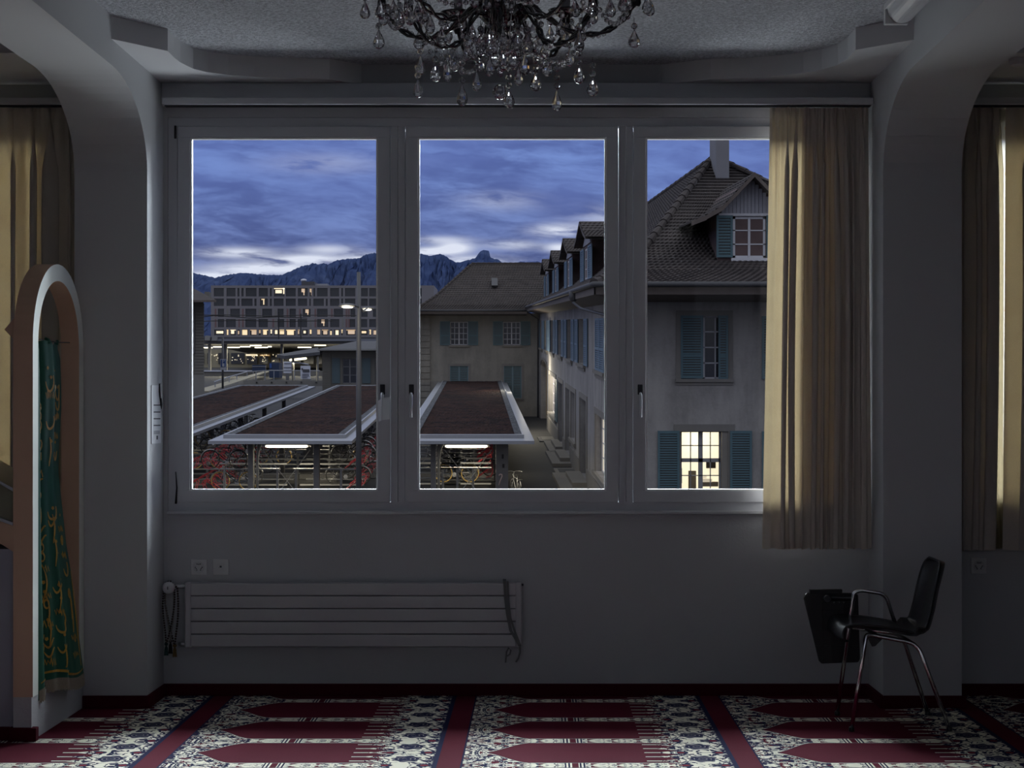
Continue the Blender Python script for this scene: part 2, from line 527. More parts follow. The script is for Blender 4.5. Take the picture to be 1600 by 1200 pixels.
# ------------------------------------------------------------------ windows
def window(name, x0, x1, sashes, label, handle=True):
    z0, z1 = WZ0, WZ1
    W = empty(name, ((x0+x1)/2, WALL, z0))
    struct(W, label, 'window')
    YF = WALL+.012             # face of the fixed frame
    fb = MB()
    t = .052
    fb.box(x0, YF, z0, x1, YF+.09, z0+.05).box(x0, YF, z1-.047, x1, YF+.09, z1)
    edges = [x0]+[ (sashes[i][1]+sashes[i+1][0])/2 for i in range(len(sashes)-1)]+[x1]
    fb.box(x0, YF, z0+.05, sashes[0][0]-.004, YF+.09, z1-.047)
    fb.box(sashes[-1][1]+.004, YF, z0+.05, x1, YF+.09, z1-.047)
    for a, b in zip(sashes, sashes[1:]):
        mid = (a[1]+b[0])/2
        fb.box(a[1]+.004, YF, z0+.05, mid-.0012, YF+.09, z1-.047)
        fb.box(mid+.0012, YF+.0, z0+.05, b[0]-.004, YF+.09, z1-.047)
    fb.build('window_frame', M['wood_white'], W, bevel=.002)
    MB().box(x0-.0, WALL-.03, z0-.010, x1, YF+.02, z0+.006).build('window_sill', M['wood_white'], W, bevel=.003)
    for a, b in sashes:
        sz0, sz1 = H(785), H(197.5)
        fw = .064
        g0, g1, gz0, gz1 = a+fw, b-fw, H(767), H(214.5)
        sb = MB(); Ys = WALL-.006
        sb.box(a, Ys, sz0, b, Ys+.078, gz0).box(a, Ys, gz1, b, Ys+.078, sz1).box(a, Ys, gz0, g0, Ys+.078, gz1).box(g1, Ys, gz0, b, Ys+.078, gz1)
        so = sb.build('sash', M['wood_white'], W, bevel=.003)
        bw = .009
        bb = MB(); yb0, yb1 = Ys+.012, Ys+.05
        bb.box(g0, yb0, gz0, g0+bw, yb1, gz1).box(g1-bw, yb0, gz0, g1, yb1, gz1).box(g0+bw, yb0, gz0, g1-bw, yb1, gz0+bw).box(g0+bw, yb0, gz1-bw, g1-bw, yb1, gz1)
        bb.build('glazing_bead', M['bead'], so)
        MB().box(g0+bw*.5, Ys+.042, gz0+bw*.5, g1-bw*.5, Ys+.046, gz1-bw*.5).build('window_pane', M['glass'], so)
    return W
SA = [(S(278), S(609)), (S(634), S(966)), (S(990), S(1320))]
w1 = window('window_1', WX[0][0], WX[0][1], SA, 'wide three sash window looking onto the station yard')
window('window_2', WX[1][0], WX[1][1], [(-4.44,-3.46), (-3.40,-2.48)], 'curtained aisle window beyond the prayer niche')
window('window_3', WX[2][0], WX[2][1], [(2.28,3.30), (3.36,4.44)], 'curtained aisle window to the right of the right pilaster')
# blind joint marks on the boxed head above the sashes
# window handles, each on its sash
def handle(px, tagged):
    x, z = S(px), H(634)
    hb = MB().box(x-.013, WALL-.016, H(613)-.012, x+.013, WALL-.006, H(613)+.042)
    h = hb.build('window_handle', M['dark_metal'], w1, bevel=.003)
    MB().tube([(x, WALL-.012, H(615)), (x, WALL-.05, H(615)), (x+.002, WALL-.058, H(618)), (x+.002, WALL-.06, H(635)), (x+.002, WALL-.058, H(652))], [.006,.007,.008,.008,.007], 8).build('lever', M['alu'], h, smooth=True)
handle(598, 1); handle(643, 0); handle(1000, 0)
# hinge covers
hb = MB().tube([(S(274.5), WALL-.012, H(197)), (S(274.5), WALL-.012, H(217))], .006, 8)
hb.build('hinge', M['dark_metal'], w1, smooth=True)
MB().tube([(S(275), WALL-.01, H(737)), (S(277), WALL-.012, H(762)), (S(275.5), WALL-.014, H(787))], [.002,.004,.006], 6).build('hinge', M['dark_metal'], w1, smooth=True)

# boxed head above window: thin joint lines as real gaps is overkill; a shallow ledge carries the rail
o = MB().box(XL1+.002, 10.13, H(133), XR0-.002, WALL, H(168)).build('trim_3', M['wood_white'], bevel=.002)
struct(o, 'flat boxed pelmet board above the window', 'pelmet')

def rail(x0, x1, label):
    r = empty('curtain_rail', ((x0+x1)/2, 10.05, H(158, 10.05)), label, 'curtain rail')
    z = H(158, 10.04)
    MB().box(x0, 10.03, z-.018, x1, 10.135, z+.018).build('rail_profile', M['wood_white'], r, bevel=.004)
    MB().box(x0+.01, 10.055, z-.024, x1-.01, 10.067, z-.018).box(x0+.01, 10.085, z-.024, x1-.01, 10.097, z-.018).build('runner_track', M['dark_metal'], r)
rail(S(252.5, 10.05)+.004, XR0-.003, 'long white curtain rail above the three sash window')
rail(RX0+.01, XL0-.003, 'white curtain rail above the left aisle curtain')
rail(XR1+.003, RX1-.01, 'white curtain rail above the right aisle curtain')

# ------------------------------------------------------------------ curtains
M['curtain'] = fabric('curtain_cloth', (.58,.53,.48), .095, (.92,.60,.33), 260, .2)
def sheer_mat():
    m, T = new_mat('sheer_cloth')
    T.n.remove(T.bsdf)
    X, Y, Z = T.sep(T.coord('Object'))
    cx_ = ((X/.11).frac()-.5)*.11; cz_ = ((Z/.24+(X/.11).floor()*.5).frac()-.5)*.24
    d = T.m('SQRT', cx_*cx_+cz_*cz_)
    dot = d < .017
    col = T.mix(dot, (.50,.46,.38), (.40,.24,.08))
    tl = T.node('ShaderNodeBsdfTranslucent'); tr = T.node('ShaderNodeBsdfTransparent')
    T.sock(col, tl.inputs[0]); tr.inputs[0].default_value = (.9,.86,.74,1)
    mx = T.node('ShaderNodeMixShader')
    T.sock(dot*.15+.8, mx.inputs[0])
    T.l.new(tr.outputs[0], mx.inputs[1]); T.l.new(tl.outputs[0], mx.inputs[2])
    T.l.new(mx.outputs[0], T.out.inputs[0])
    return m
M['sheer'] = sheer_mat()
def curtain(name, xt0, xt1, xb0, xb1, zt, zb, yc, nf, seed, label, amp=.035, mat='curtain', flat=0, cat='curtain', back=None):
    rnd = random.Random(seed)
    # folds of uneven width
    ws = [.5+rnd.random()*1.1 for _ in range(nf)]
    if flat: ws[0] *= flat
    tot = sum(ws); acc = [0]
    for w in ws: acc.append(acc[-1]+w/tot)
    am = [(.45+.75*rnd.random()) for _ in range(nf)]
    dr = [rnd.uniform(-1, 1)*.018 for _ in range(nf+1)]
    am[0] *= .35 if flat else 1
    def fn(u, v):
        k = 0
        while k < nf-1 and u > acc[k+1]: k += 1
        f = (u-acc[k])/(acc[k+1]-acc[k])
        ph = 2*pi*f
        top = 1-v
        a = amp*am[k]*(.55+.45*min(1, v*3))
        # two narrow pleats near the heading melt into one broad fold lower down
        yo = a*(-cos(ph)*.5+.5)+ (amp*.35*sin(2*ph+k) if v < .08 else amp*.35*sin(2*ph+k)*max(0, 1-(v-.08)*4))
        xo = (.05 if (flat and k == 0) else (.30+.18*((k*7) % 3)))*(acc[k+1]-acc[k])*(xt1-xt0)*sin(ph)*min(1, v*6+.15)
        x = (xt0+(xt1-xt0)*u)*(1-v)+(xb0+(xb1-xb0)*u)*v
        g = 1-f; drift = (dr[k]*g+dr[k+1]*f)*sin(pi*min(1, v*1.0))
        y = yc-yo+.006*sin(9*u+5*v+seed)
        z = zt+(zb-zt)*v - (.004*sin(ph+k) if v > .97 else 0)
        return (x+xo+drift*(0 if u in (0, 1) else 1), y, z)
    mb = MB().grid(fn, nf*14, 36)
    if back is not None:      # cloth bunched in a second layer behind the outer folds
        def fb(u, v):
            uu = back+(1-back)*u
            p = fn(1-(1-uu)*.96, v)
            q = 2*pi*u*9
            x = (xt0+(xt1-xt0)*uu)*(1-v)+(xb0+(xb1-xb0)*uu)*v-.012
            return (x+.012*sin(q*1.3+1), yc+.012+.012*sin(q), zt+(zb+.012-zt)*v)
        mb.grid(fb, 110, 24)
    o = mb.build(name, M[mat], smooth=True, fix=False)
    return tag(o, label, cat)
YCU = 10.085
zt, zb = H(167, 10.05), H(858, 10.05)
curtain('curtain', S(1204, 10.06), S(1358, 10.06), S(1192, 10.06), S(1363, 10.06), zt, zb, YCU, 11, 3, 'tan curtain bunched over the right third of the wide window', flat=2.0, back=.34)
curtain('curtain', -3.35, XL0-.05, -3.35, XL0-.05, zt, zb, YCU, 10, 8, 'tan curtain in the left aisle behind the prayer niche')
curtain('curtain', XR1+.055, 2.42, XR1+.04, 2.40, zt, H(860, 10.05), YCU, 3, 5, 'narrow tan curtain panel close to the right pilaster')
curtain('curtain', 2.455, 4.4, 2.44, 4.4, zt, H(860, 10.05), YCU, 14, 15, 'tan curtain panel cut off by the right edge of the view')
curtain('sheer_curtain', -4.5, XL0-.06, -4.5, XL0-.06, zt, zb, 10.125, 22, 21, 'thin dotted net curtain behind the left aisle curtain', amp=.018, mat='sheer')
curtain('sheer_curtain', XR1+.05, 4.4, XR1+.05, 4.4, zt, zb, 10.125, 22, 22, 'thin dotted net curtain behind the right aisle curtains', amp=.018, mat='sheer')
# ------------------------------------------------------------------ prayer niche (mihrab) and its cloth
MX1, MX0 = -2.31, -2.40
NY0, NY1, NYC = 8.775, YP-.002, 9.265
mih = empty('prayer_niche', (MX0, NY0, 0), 'pale arched prayer niche panel with brown edges standing against the left pilaster', 'prayer niche')
def arch_pts(hw, rise, spring, n=28):
    out = []
    for i in range(n+1):
        a = pi*i/n
        c_, s_ = cos(a), sin(a)
        out.append((NYC-hw*c_*1.0, spring+rise*(abs(s_)**.92)))
    return out
outer = arch_pts(.49, .415, 1.80)
inner = arch_pts(.395, .335, 1.80)
mb = MB()
SILL = .20
def ring(x):
    O = [mb.P((x, NY0, SILL))]+[mb.P((x, y, z)) for y, z in outer]+[mb.P((x, NY1, SILL))]
    I = [mb.P((x, NYC-.395, SILL))]+[mb.P((x, y, z)) for y, z in inner]+[mb.P((x, NYC+.395, SILL))]
    return O, I
O1, I1 = ring(MX1); O0, I0 = ring(MX0)
for k in range(len(O1)-1):
    mb.f.append([O1[k], O1[k+1], I1[k+1], I1[k]])
    mb.f.append([O0[k], O0[k+1], I0[k+1], I0[k]])
    mb.f.append([O1[k], O1[k+1], O0[k+1], O0[k]])
    mb.f.append([I1[k], I1[k+1], I0[k+1], I0[k]])
mb.f.append([O1[0], I1[0], I0[0], O0[0]]); mb.f.append([O1[-1], I1[-1], I0[-1], O0[-1]])
o = mb.build('arch_frame', M['mihrab'], mih)
o.data.materials.append(M['mihrab_brown'])
for p in o.data.polygons:
    if abs(p.normal.x) < .5: p.material_index = 1
MB().box(MX0, NY0, .0, MX1-.006, NY1, SILL).build('plinth', M['wall'], mih)
MB().box(MX0-.02, NY0-.02, 0, MX1+.02, NY0+.03, BZ).build('skirting', M['maroon'], mih, bevel=.004)
MB().prism([(MX0-.045, H(515, 8.8)), (MX0, H(502, 8.8)+.012), (MX0, H(527, 8.8)-.012)], 1, 8.79, 8.83).build('finial', M['mihrab_brown'], mih)
# wire and hook
wz = 1.853
MB().tube([(-2.357, NYC-.394, wz), (-2.357, NYC-.2, wz-.006), (-2.357, NYC, wz-.008), (-2.357, NYC+.2, wz-.006), (-2.357, NYC+.394, wz)], .003, 6).build('hanging_wire', M['dark_metal'], mih, smooth=True)

M['green'] = plain('green_satin', (.016,.100,.064), .55, var=.25, scale=5, spec=.3)
M['gold'] = plain('gold_thread', (.46,.25,.03), .5, var=.3, scale=80)
M['fringe'] = plain('fringe_thread', (.24,.20,.15), .8, var=.3, scale=120)
EDGE = [(545,90),(560,94),(600,96),(640,96.5),(700,93),(740,92),(780,96),(850,103),(900,111),(950,118),(1000,124),(1050,131),(1085,135),(1100,134)]
def edge_px(y):
    for (a, b), (c, d) in zip(EDGE, EDGE[1:]):
        if y <= c: return b+(d-b)*max(0, (y-a))/(c-a)
    return EDGE[-1][1]
def cloth(u, v):
    # u 0 at the camera side jamb, 1 at the far edge; v 0 top
    zt_ = 1.785+.06*abs(cos(2*pi*u*1.0+.4))*max(0, 1-v*8)
    zb_ = .155+.045*u+.03*sin(5*u+.3)
    z = zt_+(zb_-zt_)*v
    yB = 9.44+.05*v
    py = CY-(z-EYE)*F/yB
    xB = (edge_px(py)-CX)*yB/F
    xA, yA = -2.352+.03*v, 8.885
    x = xA+(xB-xA)*u**1.3; y = yA+(yB-yA)*u
    fold = .044*sin(2*pi*(2.2*u+.15*v)+.6)*(1-.45*v)+.012*sin(2*pi*5*u+2+3*v)
    x += fold*(1-u*.35)*sin(pi*min(1, .15+u))+.02*sin(pi*u)*v*v
    return (x, y+.01*sin(7*v+3*u), z)
mb = MB().grid(cloth, 60, 80)
cl = empty('wall_hanging', (-2.35, 9.2, 0), 'green satin cloth with gold script hanging inside the prayer niche', 'cloth')
mb.build('cloth', M['green'], cl, smooth=True, fix=False)
def on_cloth(u, v, off=.004):
    p = Vector(cloth(u, v)); a = Vector(cloth(min(1, u+.01), v))-Vector(cloth(u-.01, v)); b = Vector(cloth(u, v+.005))-Vector(cloth(u, v-.005))
    n = a.cross(b); n.normalize()
    if n.x < 0: n = -n
    return p+n*off
def stroke(mb, uv, w):
    pts = [on_cloth(*q) for q in uv]
    L = []; R = []
    for i, p in enumerate(pts):
        t = pts[min(i+1, len(pts)-1)]-pts[max(0, i-1)]
        b = Vector((1, -.35, 0)).normalized().cross(t)
        if b.length < 1e-6: b = Vector((0,1,0))
        b.normalize()
        ww = w*(.45+.8*sin(pi*(i+.7)/(len(pts)+.6)))
        L.append(mb.P(p+b*ww)); R.append(mb.P(p-b*ww))
    for i in range(len(pts)-1):
        mb.f.append([L[i], L[i+1], R[i+1], R[i]])
rnd = random.Random(4)
mb = MB()
def glyphs(u0, du, vs, sc):
    for v0 in vs:
        if rnd.random() < .14: continue
        k = rnd.randrange(5)
        su, sv = du*sc, .030*sc
        J = lambda: rnd.uniform(-.15, .15)
        if k == 0:     # bowl
            uv = [(u0+su*(cos(a)), v0+sv*.9*sin(a)) for a in [pi*.95-i*pi*1.1/9 for i in range(10)]]
        elif k == 1:   # tall stem with hook
            uv = [(u0+su*(.1+.25*sin(i*.5)), v0-sv*1.6+sv*.36*i) for i in range(9)]
        elif k == 2:   # loop
            uv = [(u0+su*.36*cos(a), v0+sv*.42*sin(a)) for a in [i*2*pi/11 for i in range(14)]]
        elif k == 3:   # long sweep
            uv = [(u0-su+2*su*i/9, v0+sv*.5*sin(i*.55)+sv*.25*(i/9)) for i in range(10)]
        else:          # zigzag teeth
            uv = [(u0-su+2*su*i/9, v0+sv*.45*(1 if i % 2 else -.3)+J()*sv) for i in range(10)]
        uv = [(min(.985, max(.02, a)), min(.94, max(.06, b))) for a, b in uv]
        stroke(mb, uv, .0050)
        if rnd.random() < .6:
            a, b = u0+rnd.uniform(-.5, .5)*du, v0-sv*1.3
            a = min(.97, max(.03, a)); b = max(.06, b)
            stroke(mb, [(a-.012, b), (a, b+.003), (a+.012, b)], .007)
for u0, du, vs in ((.30, .055, [.16+.028*i for i in range(28)]), (.46, .06, [.09,.12,.2,.3,.33,.47,.5,.53,.6,.66,.7,.73,.77,.81,.84,.88,.92]),
                   (.62, .075, [.1,.14,.19,.26,.29,.31,.46,.49,.515,.6,.68,.72,.75,.79,.83,.9]),
                   (.84, .055, [.08,.11,.14,.18,.24,.3,.52,.56,.6,.64,.68,.72,.76,.8,.85,.9]),
                   (.17, .05, [.2,.3,.42,.55,.6,.66,.72,.78,.82,.86,.9])):
    glyphs(u0, du, vs, 1.0)
stroke(mb, [(u_, .955-.006*sin(6*u_)) for u_ in [i/30 for i in range(1, 30)]], .005)
stroke(mb, [(.97-.002*i, .66+.3*i/20) for i in range(20)], .004)
mb.build('gold_script', M['gold'], cl)
mb = MB().grid(lambda u, v: tuple(on_cloth(min(.99, max(.01, u)), .972+.034*v+.006*(int(u*90) % 2)*v, .003)), 90, 2)
mb.build('fringe', M['fringe'], cl)
for u_ in (.2, .5, .93):
    mb = MB()
    p = Vector(cloth(u_, 0)); w_ = Vector((-2.357, p.y, wz+.003))
    mb.tube([p+Vector((0,0,-.01)), (p+w_)/2+Vector((.004,0,0)), w_], [.012,.008,.006], 8)
    mb.build('hanging_loop', M['green'], cl, smooth=True)

# ------------------------------------------------------------------ pulpit at the left edge
pu = empty('pulpit', (-2.7, 8.95, 0), 'brown and grey pulpit box with sloping reading top at the left edge', 'pulpit')
py0 = 8.80
MB().box(-3.0, py0, 0, MX0-.003, 9.35, H(858, py0)).build('body', M['lectern_grey'], pu)
MB().prism([(-3.0, H(815, py0)), (-2.404, H(815, py0)), (-2.404, H(862, py0)), (-2.46, H(850, py0)), (-3.0, H(845, py0))], 1, py0-.006, 9.35).build('brown_board', M['mihrab_brown'], pu)
# sloped desk: two metal strips with an olive sheet between
MB().prism([(-2.92, H(725, py0)+.18), (-2.408, H(765, py0)), (-2.408, H(815, py0)), (-2.92, H(792, py0)+.1)], 1, py0+.01, 9.3).build('reading_top', M['lectern_olive'], pu)
for a, b in (((-2.92, H(725, py0)+.185), (-2.405, H(764, py0)+.004)), ((-2.92, H(790, py0)+.11), (-2.405, H(816, py0)))):
    MB().prism([a, b, (b[0], b[1]-.016), (a[0], a[1]-.016)], 1, py0-.01, 9.3).build('metal_edge', M['alu'], pu, bevel=.002)
MB().box(-3.02, py0-.02, 0, MX0-.022, py0+.01, BZ).build('skirting', M['maroon'], pu)

# ------------------------------------------------------------------ radiator
YR0, YR1 = WALL-.075, WALL-.028
rad = empty('radiator', (S(550), WALL, H(1012)), 'long low white ribbed radiator under the wide window', 'radiator')
px0, px1 = S(289, YR0), S(815, YR0)
zt_, zb_ = H(911, YR0), H(1011, YR0)
hh = (zt_-zb_)/5
for i in range(5):
    MB().box(px0+.03, YR0, zb_+i*hh+.002, px1-.03, YR1, zb_+(i+1)*hh-.002).build('radiator_panel', M['radiator'], rad, bevel=.004)
for x in (px0, px1-.032):
    MB().box(x, YR0-.004, zb_-.003, x+.032, YR1+.004, zt_+.003).build('manifold', M['radiator'], rad, bevel=.006)
for x in (px0+.25, px1-.25):
    MB().box(x, YR1, zb_+.04, x+.03, WALL, zt_-.03).build('bracket', M['radiator'], rad)
zv = H(917, YR0)
vx = S(266, YR0)
MB().tube([(vx, YR0+.01, zv), (px0+.004, YR0+.01, zv)], .011, 10).build('valve_pipe', M['alu'], rad, smooth=True)
vb = MB().lathe([(.012,-.055),(.024,-.053),(.031,-.045),(.032,-.01),(.026,.0),(.018,.012)], (vx, YR0-.015, zv), 20, 1).build('thermostat_knob', M['plastic_white'], rad, smooth=True)
MB().box(vx-.002, YR0-.0725, zv-.008, vx+.002, YR0-.0695, zv+.008).build('knob_mark', M['ink'], vb)
MB().tube([(S(278, YR0), YR0+.012, H(1007, YR0)), (px0+.004, YR0+.012, H(1007, YR0))], .011, 10).tube([(S(280, YR0), YR0+.012, H(1007, YR0)), (S(280, YR0), WALL-.002, H(1007, YR0))], .009, 10).build('return_pipe', M['alu'], rad, smooth=True)
MB().tube([(vx, YR0+.005, zv), (vx, WALL-.002, zv)], .009, 10).build('valve_stub', M['alu'], rad, smooth=True)
MB().tube([(px1-.005, YR0+.012, H(914, YR0)), (px1+.01, YR0+.012, H(914, YR0))], .006, 8).build('air_vent', M['dark_metal'], rad, smooth=True)

# prayer beads looped over the thermostat knob
def beads(label, mat, xs0, xs1, xlow, zlow, yo, r, tmat, tl, seed):
    rnd = random.Random(seed)
    root = empty('prayer_beads', (vx, YR0-.05, zv), label, 'prayer beads', 'prayer beads on the radiator valve')
    pts = []
    zt2 = zv+.020
    n = 30
    def half(xa, s):
        return [(xa+(xlow-xa)*t**1.8+s*.012*sin(pi*t)*(1-t), yo+.004*sin(9*t+seed), zt2-.018*(abs(xa-vx)/.03)+(zlow-zt2)*t) for t in [i/n for i in range(n+1)]]
    left = half(xs0, -1)[::-1]; right = half(xs1, 1)
    top = [(vx+(xs0-vx)*cos(pi*i/6), yo, zt2-.018+.030*sin(pi*i/6)) for i in range(1, 6)]
    path = left+top+right
    mb = MB()
    P = [Vector(p) for p in path]
    acc = 0; last = None
    for a, b in zip(P, P[1:]):
        d = (b-a).length; t = 0
        while acc+d-t >= 2*r*.98 if False else t < d:
            q = a.lerp(b, t/d)
            if last is None or (q-last).length >= r*1.9:
                mb.ball(q, r, 6, 4); last = q
            t += r*.5
    mb.build('bead_string', M[mat], root, smooth=True)
    # knot and tassel
    mb = MB().ball((xlow, yo, zlow-.01), r*1.7, 8, 6)
    for k in range(9):
        a = 2*pi*k/9
        mb.tube([(xlow, yo, zlow-.015), (xlow+.006*cos(a), yo+.005*sin(a), zlow-.03), (xlow+.010*cos(a), yo+.006*sin(a), zlow-.015-tl)], .0022, 5)
    mb.build('tassel', M[tmat], root)
xk = lambda p: S(p, YR0)
zk = lambda p: H(p, YR0)
beads('dark prayer beads with teal tassel, leftmost string on the radiator valve', 'beads_dark', xk(258.5), xk(274), xk(262), zk(1002), YR0-.040, .0058, 'tassel', .055, 1)
beads('pale prayer beads with black tassel, middle string on the radiator valve', 'beads_pale', xk(262), xk(272), xk(268), zk(998), YR0-.030, .0050, 'black_plastic', .06, 2)
beads('brown prayer beads with gold tassel, rightmost string on the radiator valve', 'beads_dark', xk(260), xk(278), xk(274), zk(1005), YR0-.018, .0062, 'tassel_gold', .055, 3)

# grey strap over the right end of the radiator
st = empty('strap', (xk(795), YR0, zk(905)), 'grey strap looped over the right end of the radiator', 'strap')
def band(path, w, mat, name):
    mb = MB()
    L = []
    for (x, y, z) in path:
        L.append((mb.P((x-w/2, y, z)), mb.P((x+w/2, y, z))))
    for a, b in zip(L, L[1:]): mb.f.append([a[0], a[1], b[1], b[0]])
    return mb.build(name, M[mat], st, solid=.003)
yb = YR0-.008
band([(xk(789), YR1+.008, zk(930)), (xk(788), YR1+.006, zk(907)), (xk(788), YR0+.02, zk(905.5)), (xk(788.5), yb, zk(908)), (xk(790), yb, zk(935)), (xk(793), yb, zk(960)), (xk(798), yb-.003, zk(985)), (xk(806), yb-.008, zk(998)), (xk(812), yb-.008, zk(1009))], .016, 'strap', 'webbing')
band([(xk(793), yb-.002, zk(908)), (xk(794.5), yb-.003, zk(940)), (xk(797.5), yb-.004, zk(965)), (xk(804), yb-.006, zk(985)), (xk(813), yb-.010, zk(1008))], .012, 'strap', 'webbing')
MB().tube([(xk(790), yb, zk(1035)), (xk(791.5), yb, zk(1018)), (xk(795), yb, zk(1012)), (xk(798), yb, zk(1016)), (xk(796.5), yb, zk(1022)), (xk(792), yb, zk(1025))], .004, 6).build('cord_end', M['strap'], st, smooth=True)
MB().tube([(xk(812), yb-.01, zk(1006)), (xk(812.5), yb-.01, zk(1018)), (xk(810), yb-.008, zk(1027)), (xk(806), yb-.006, zk(1034))], .005, 6).build('cord_end', M['strap'], st, smooth=True)

# ------------------------------------------------------------------ sockets
def socket(px, py, kind, label, nm):
    x, z = S(px), H(py); Y0 = WALL
    r = empty(nm, (x, Y0, z), label, 'socket')
    w = .043
    MB().box(x-w, Y0-.010, z-w, x+w, Y0, z+w).build('cover_plate', M['plastic_white'], r, bevel=.004)
    if kind == 'power':
        MB().lathe([(.030,-.0105),(.031,-.013),(.029,-.0135),(.028,-.011)], (x, Y0, z), 24, 1).build('socket_ring', M['plastic_white'], r, smooth=True)
        mb = MB()
        for k in range(3):
            a = pi/2+k*2*pi/3
            cx_, cz_ = x+.015*cos(a), z+.015*sin(a)
            for q in (-.55, 0, .55):
                d = .0085
                ax, az = cx_+d*cos(a+q*2.6)*(1 if q else 0)*1.0, cz_+d*sin(a+q*2.6)*(1 if q else 0)
                mb.lathe([(.0033,-.0115),(.0033,-.0102)], (ax, Y0, az), 8, 1)
        mb.build('contact_hole', M['ink'], r)
    else:
        MB().box(x-.019, Y0-.0125, z-.019, x+.019, Y0-.009, z+.019).build('insert', M['plastic_white'], r, bevel=.001)
        MB().box(x-.004, Y0-.0135, z-.002, x+.007, Y0-.012, z+.008).box(x-.011, Y0-.0135, z-.004, x-.009, Y0-.012, z-.002).build('jack', M['ink'], r)
socket(311, 886, 'power', 'white three outlet power socket above the left end of the radiator', 'power_socket')
socket(345, 886, 'data', 'white network socket to the right of the double height power socket', 'network_socket')
bpy.data.objects['network_socket']['label'] = 'white single jack network socket above the radiator'
socket(1529, 884, 'power', 'white power socket in the right aisle below the curtain', 'power_socket')

# notice with pen on the pilaster, tag on the window handle
nt_ = empty('paper_notice', (XL1, 9.95, H(648, 9.95)), 'white printed notice fixed to the side of the left pilaster', 'notice')
yA, yB = -1.988*F/(236.5-CX), -1.988*F/(251-CX)
zA, zB = H(602, 9.95), H(693, 9.95)
MB().box(XL1, yA, zB, XL1+.004, yB, zA).build('sheet', M['paper'], nt_)
mb = MB()
for t in (.34, .46, .575, .69):
    z = zA+(zB-zA)*t
    mb.box(XL1+.004, yA+.2*(yB-yA), z-.003, XL1+.0048, yA+.92*(yB-yA), z+.003)
for t in (.79, .81, .83):
    z = zA+(zB-zA)*t
    mb.box(XL1+.004, yA+.2*(yB-yA), z-.0012, XL1+.0048, yA+.85*(yB-yA), z+.0012)
z = zA+(zB-zA)*.9
mb.box(XL1+.004, yA+.5*(yB-yA), z-.01, XL1+.0048, yA+.65*(yB-yA), z+.01)
mb.build('printed_lines', M['ink'], nt_)
pen = empty('ballpoint_pen', (XL1+.012, yA+.75*(yB-yA), H(600, 9.95)), 'dark ballpoint pen clipped on the printed notice', 'pen')
yp = yA+.8*(yB-yA)
MB().tube([(XL1+.0095, yp-.012, H(599, 9.95)), (XL1+.0095, yp-.008, H(612, 9.95)), (XL1+.0095, yp+.03, H(632, 9.95)), (XL1+.0095, yp+.038, H(639, 9.95))], [.004,.006,.006,.002], 8).build('barrel', M['dark_metal'], pen, smooth=True)
MB().tube([(XL1+.018, yp-.03, H(600, 9.95)), (XL1+.018, yp-.02, H(622, 9.95))], .0022, 6).build('clip', M['alu'], pen, smooth=True)

tg = empty('paper_tag', (S(597), WALL-.06, H(622)), 'white folded paper tag hanging on the left window handle', 'tag')
yt = WALL-.055
MB().poly([(S(591,yt), yt-.012, H(626)), (S(597,yt), yt-.022, H(623)), (S(596.3,yt), yt-.022, H(657)), (S(592,yt), yt-.012, H(659))]).build('front_flap', M['paper'], tg, solid=.0015)
MB().poly([(S(598,yt), yt-.022, H(622)), (S(609,yt), yt+.02, H(620)), (S(608,yt), yt+.02, H(655)), (S(597,yt), yt-.020, H(656.5))]).build('back_flap', M['plastic_white'], tg, solid=.0015)

# smoke detector on the right aisle soffit and fluorescent lamp by the right arcade
MB().lathe([(.052,ZS),(.052,ZS-.012),(.044,ZS-.03),(.02,ZS-.04)], (2.372, 9.46, 0), 20).build('smoke_detector', M['plastic_white'], smooth=False)
tag(bpy.data.objects['smoke_detector'], 'round white smoke detector under the right aisle soffit', 'smoke detector')
M['diffuser'] = plain('opal_diffuser', (.62,.64,.67), .25)
fl = empty('ceiling_lamp', (1.64, 8.0, ZC), 'unlit white fluorescent batten lamp on the ceiling beside the right arcade', 'ceiling lamp')
fx0, fx1 = 1.565, 1.715
ye0, ye1 = 7.3, 8.70
MB().box(fx0, ye0, ZC-.028, fx1, ye1, ZC).build('lamp_base', M['plastic_white'], fl, bevel=.003)
MB().box(fx0, ye1-.035, ZC-.095, fx1-.045, ye1, ZC-.028).build('end_cap', M['plastic_white'], fl, bevel=.003)
pts = [((fx0+fx1)/2+.066*cos(a), ZC-.027-.066*1.0*sin(a)) for a in [pi*i/16 for i in range(17)]]
MB().prism(pts, 1, ye0+.02, ye1-.04).build('lamp_diffuser', M['diffuser'], fl, smooth=False)

# ------------------------------------------------------------------ chair with folded writing tablet
ch = empty('armchair', (1.70, 9.28, 0), 'black plastic shell chair with chrome legs and folded writing tablet', 'chair')
prof = [(1.452,.408),(1.440,.428),(1.443,.452),(1.462,.474),(1.50,.482),(1.56,.480),(1.63,.471),(1.70,.460),(1.76,.448),(1.81,.440),(1.845,.445),(1.868,.470),(1.882,.510),(1.897,.570),(1.911,.640),(1.926,.700),(1.94,.748),(1.951,.780)]
YM = 9.285
def smooth_path(pts, n):
    out = []
    m = len(pts)-1
    for i in range(n+1):
        t = i/n*m; k = min(int(t), m-1); f = t-k
        p0, p1, p2, p3 = (Vector(pts[max(0,k-1)]), Vector(pts[k]), Vector(pts[k+1]), Vector(pts[min(m,k+2)]))
        out.append(.5*((2*p1)+(-p0+p2)*f+(2*p0-5*p1+4*p2-p3)*f*f+(-p0+3*p1-3*p2+p3)*f**3))
    return out
sp = smooth_path(prof, 60)
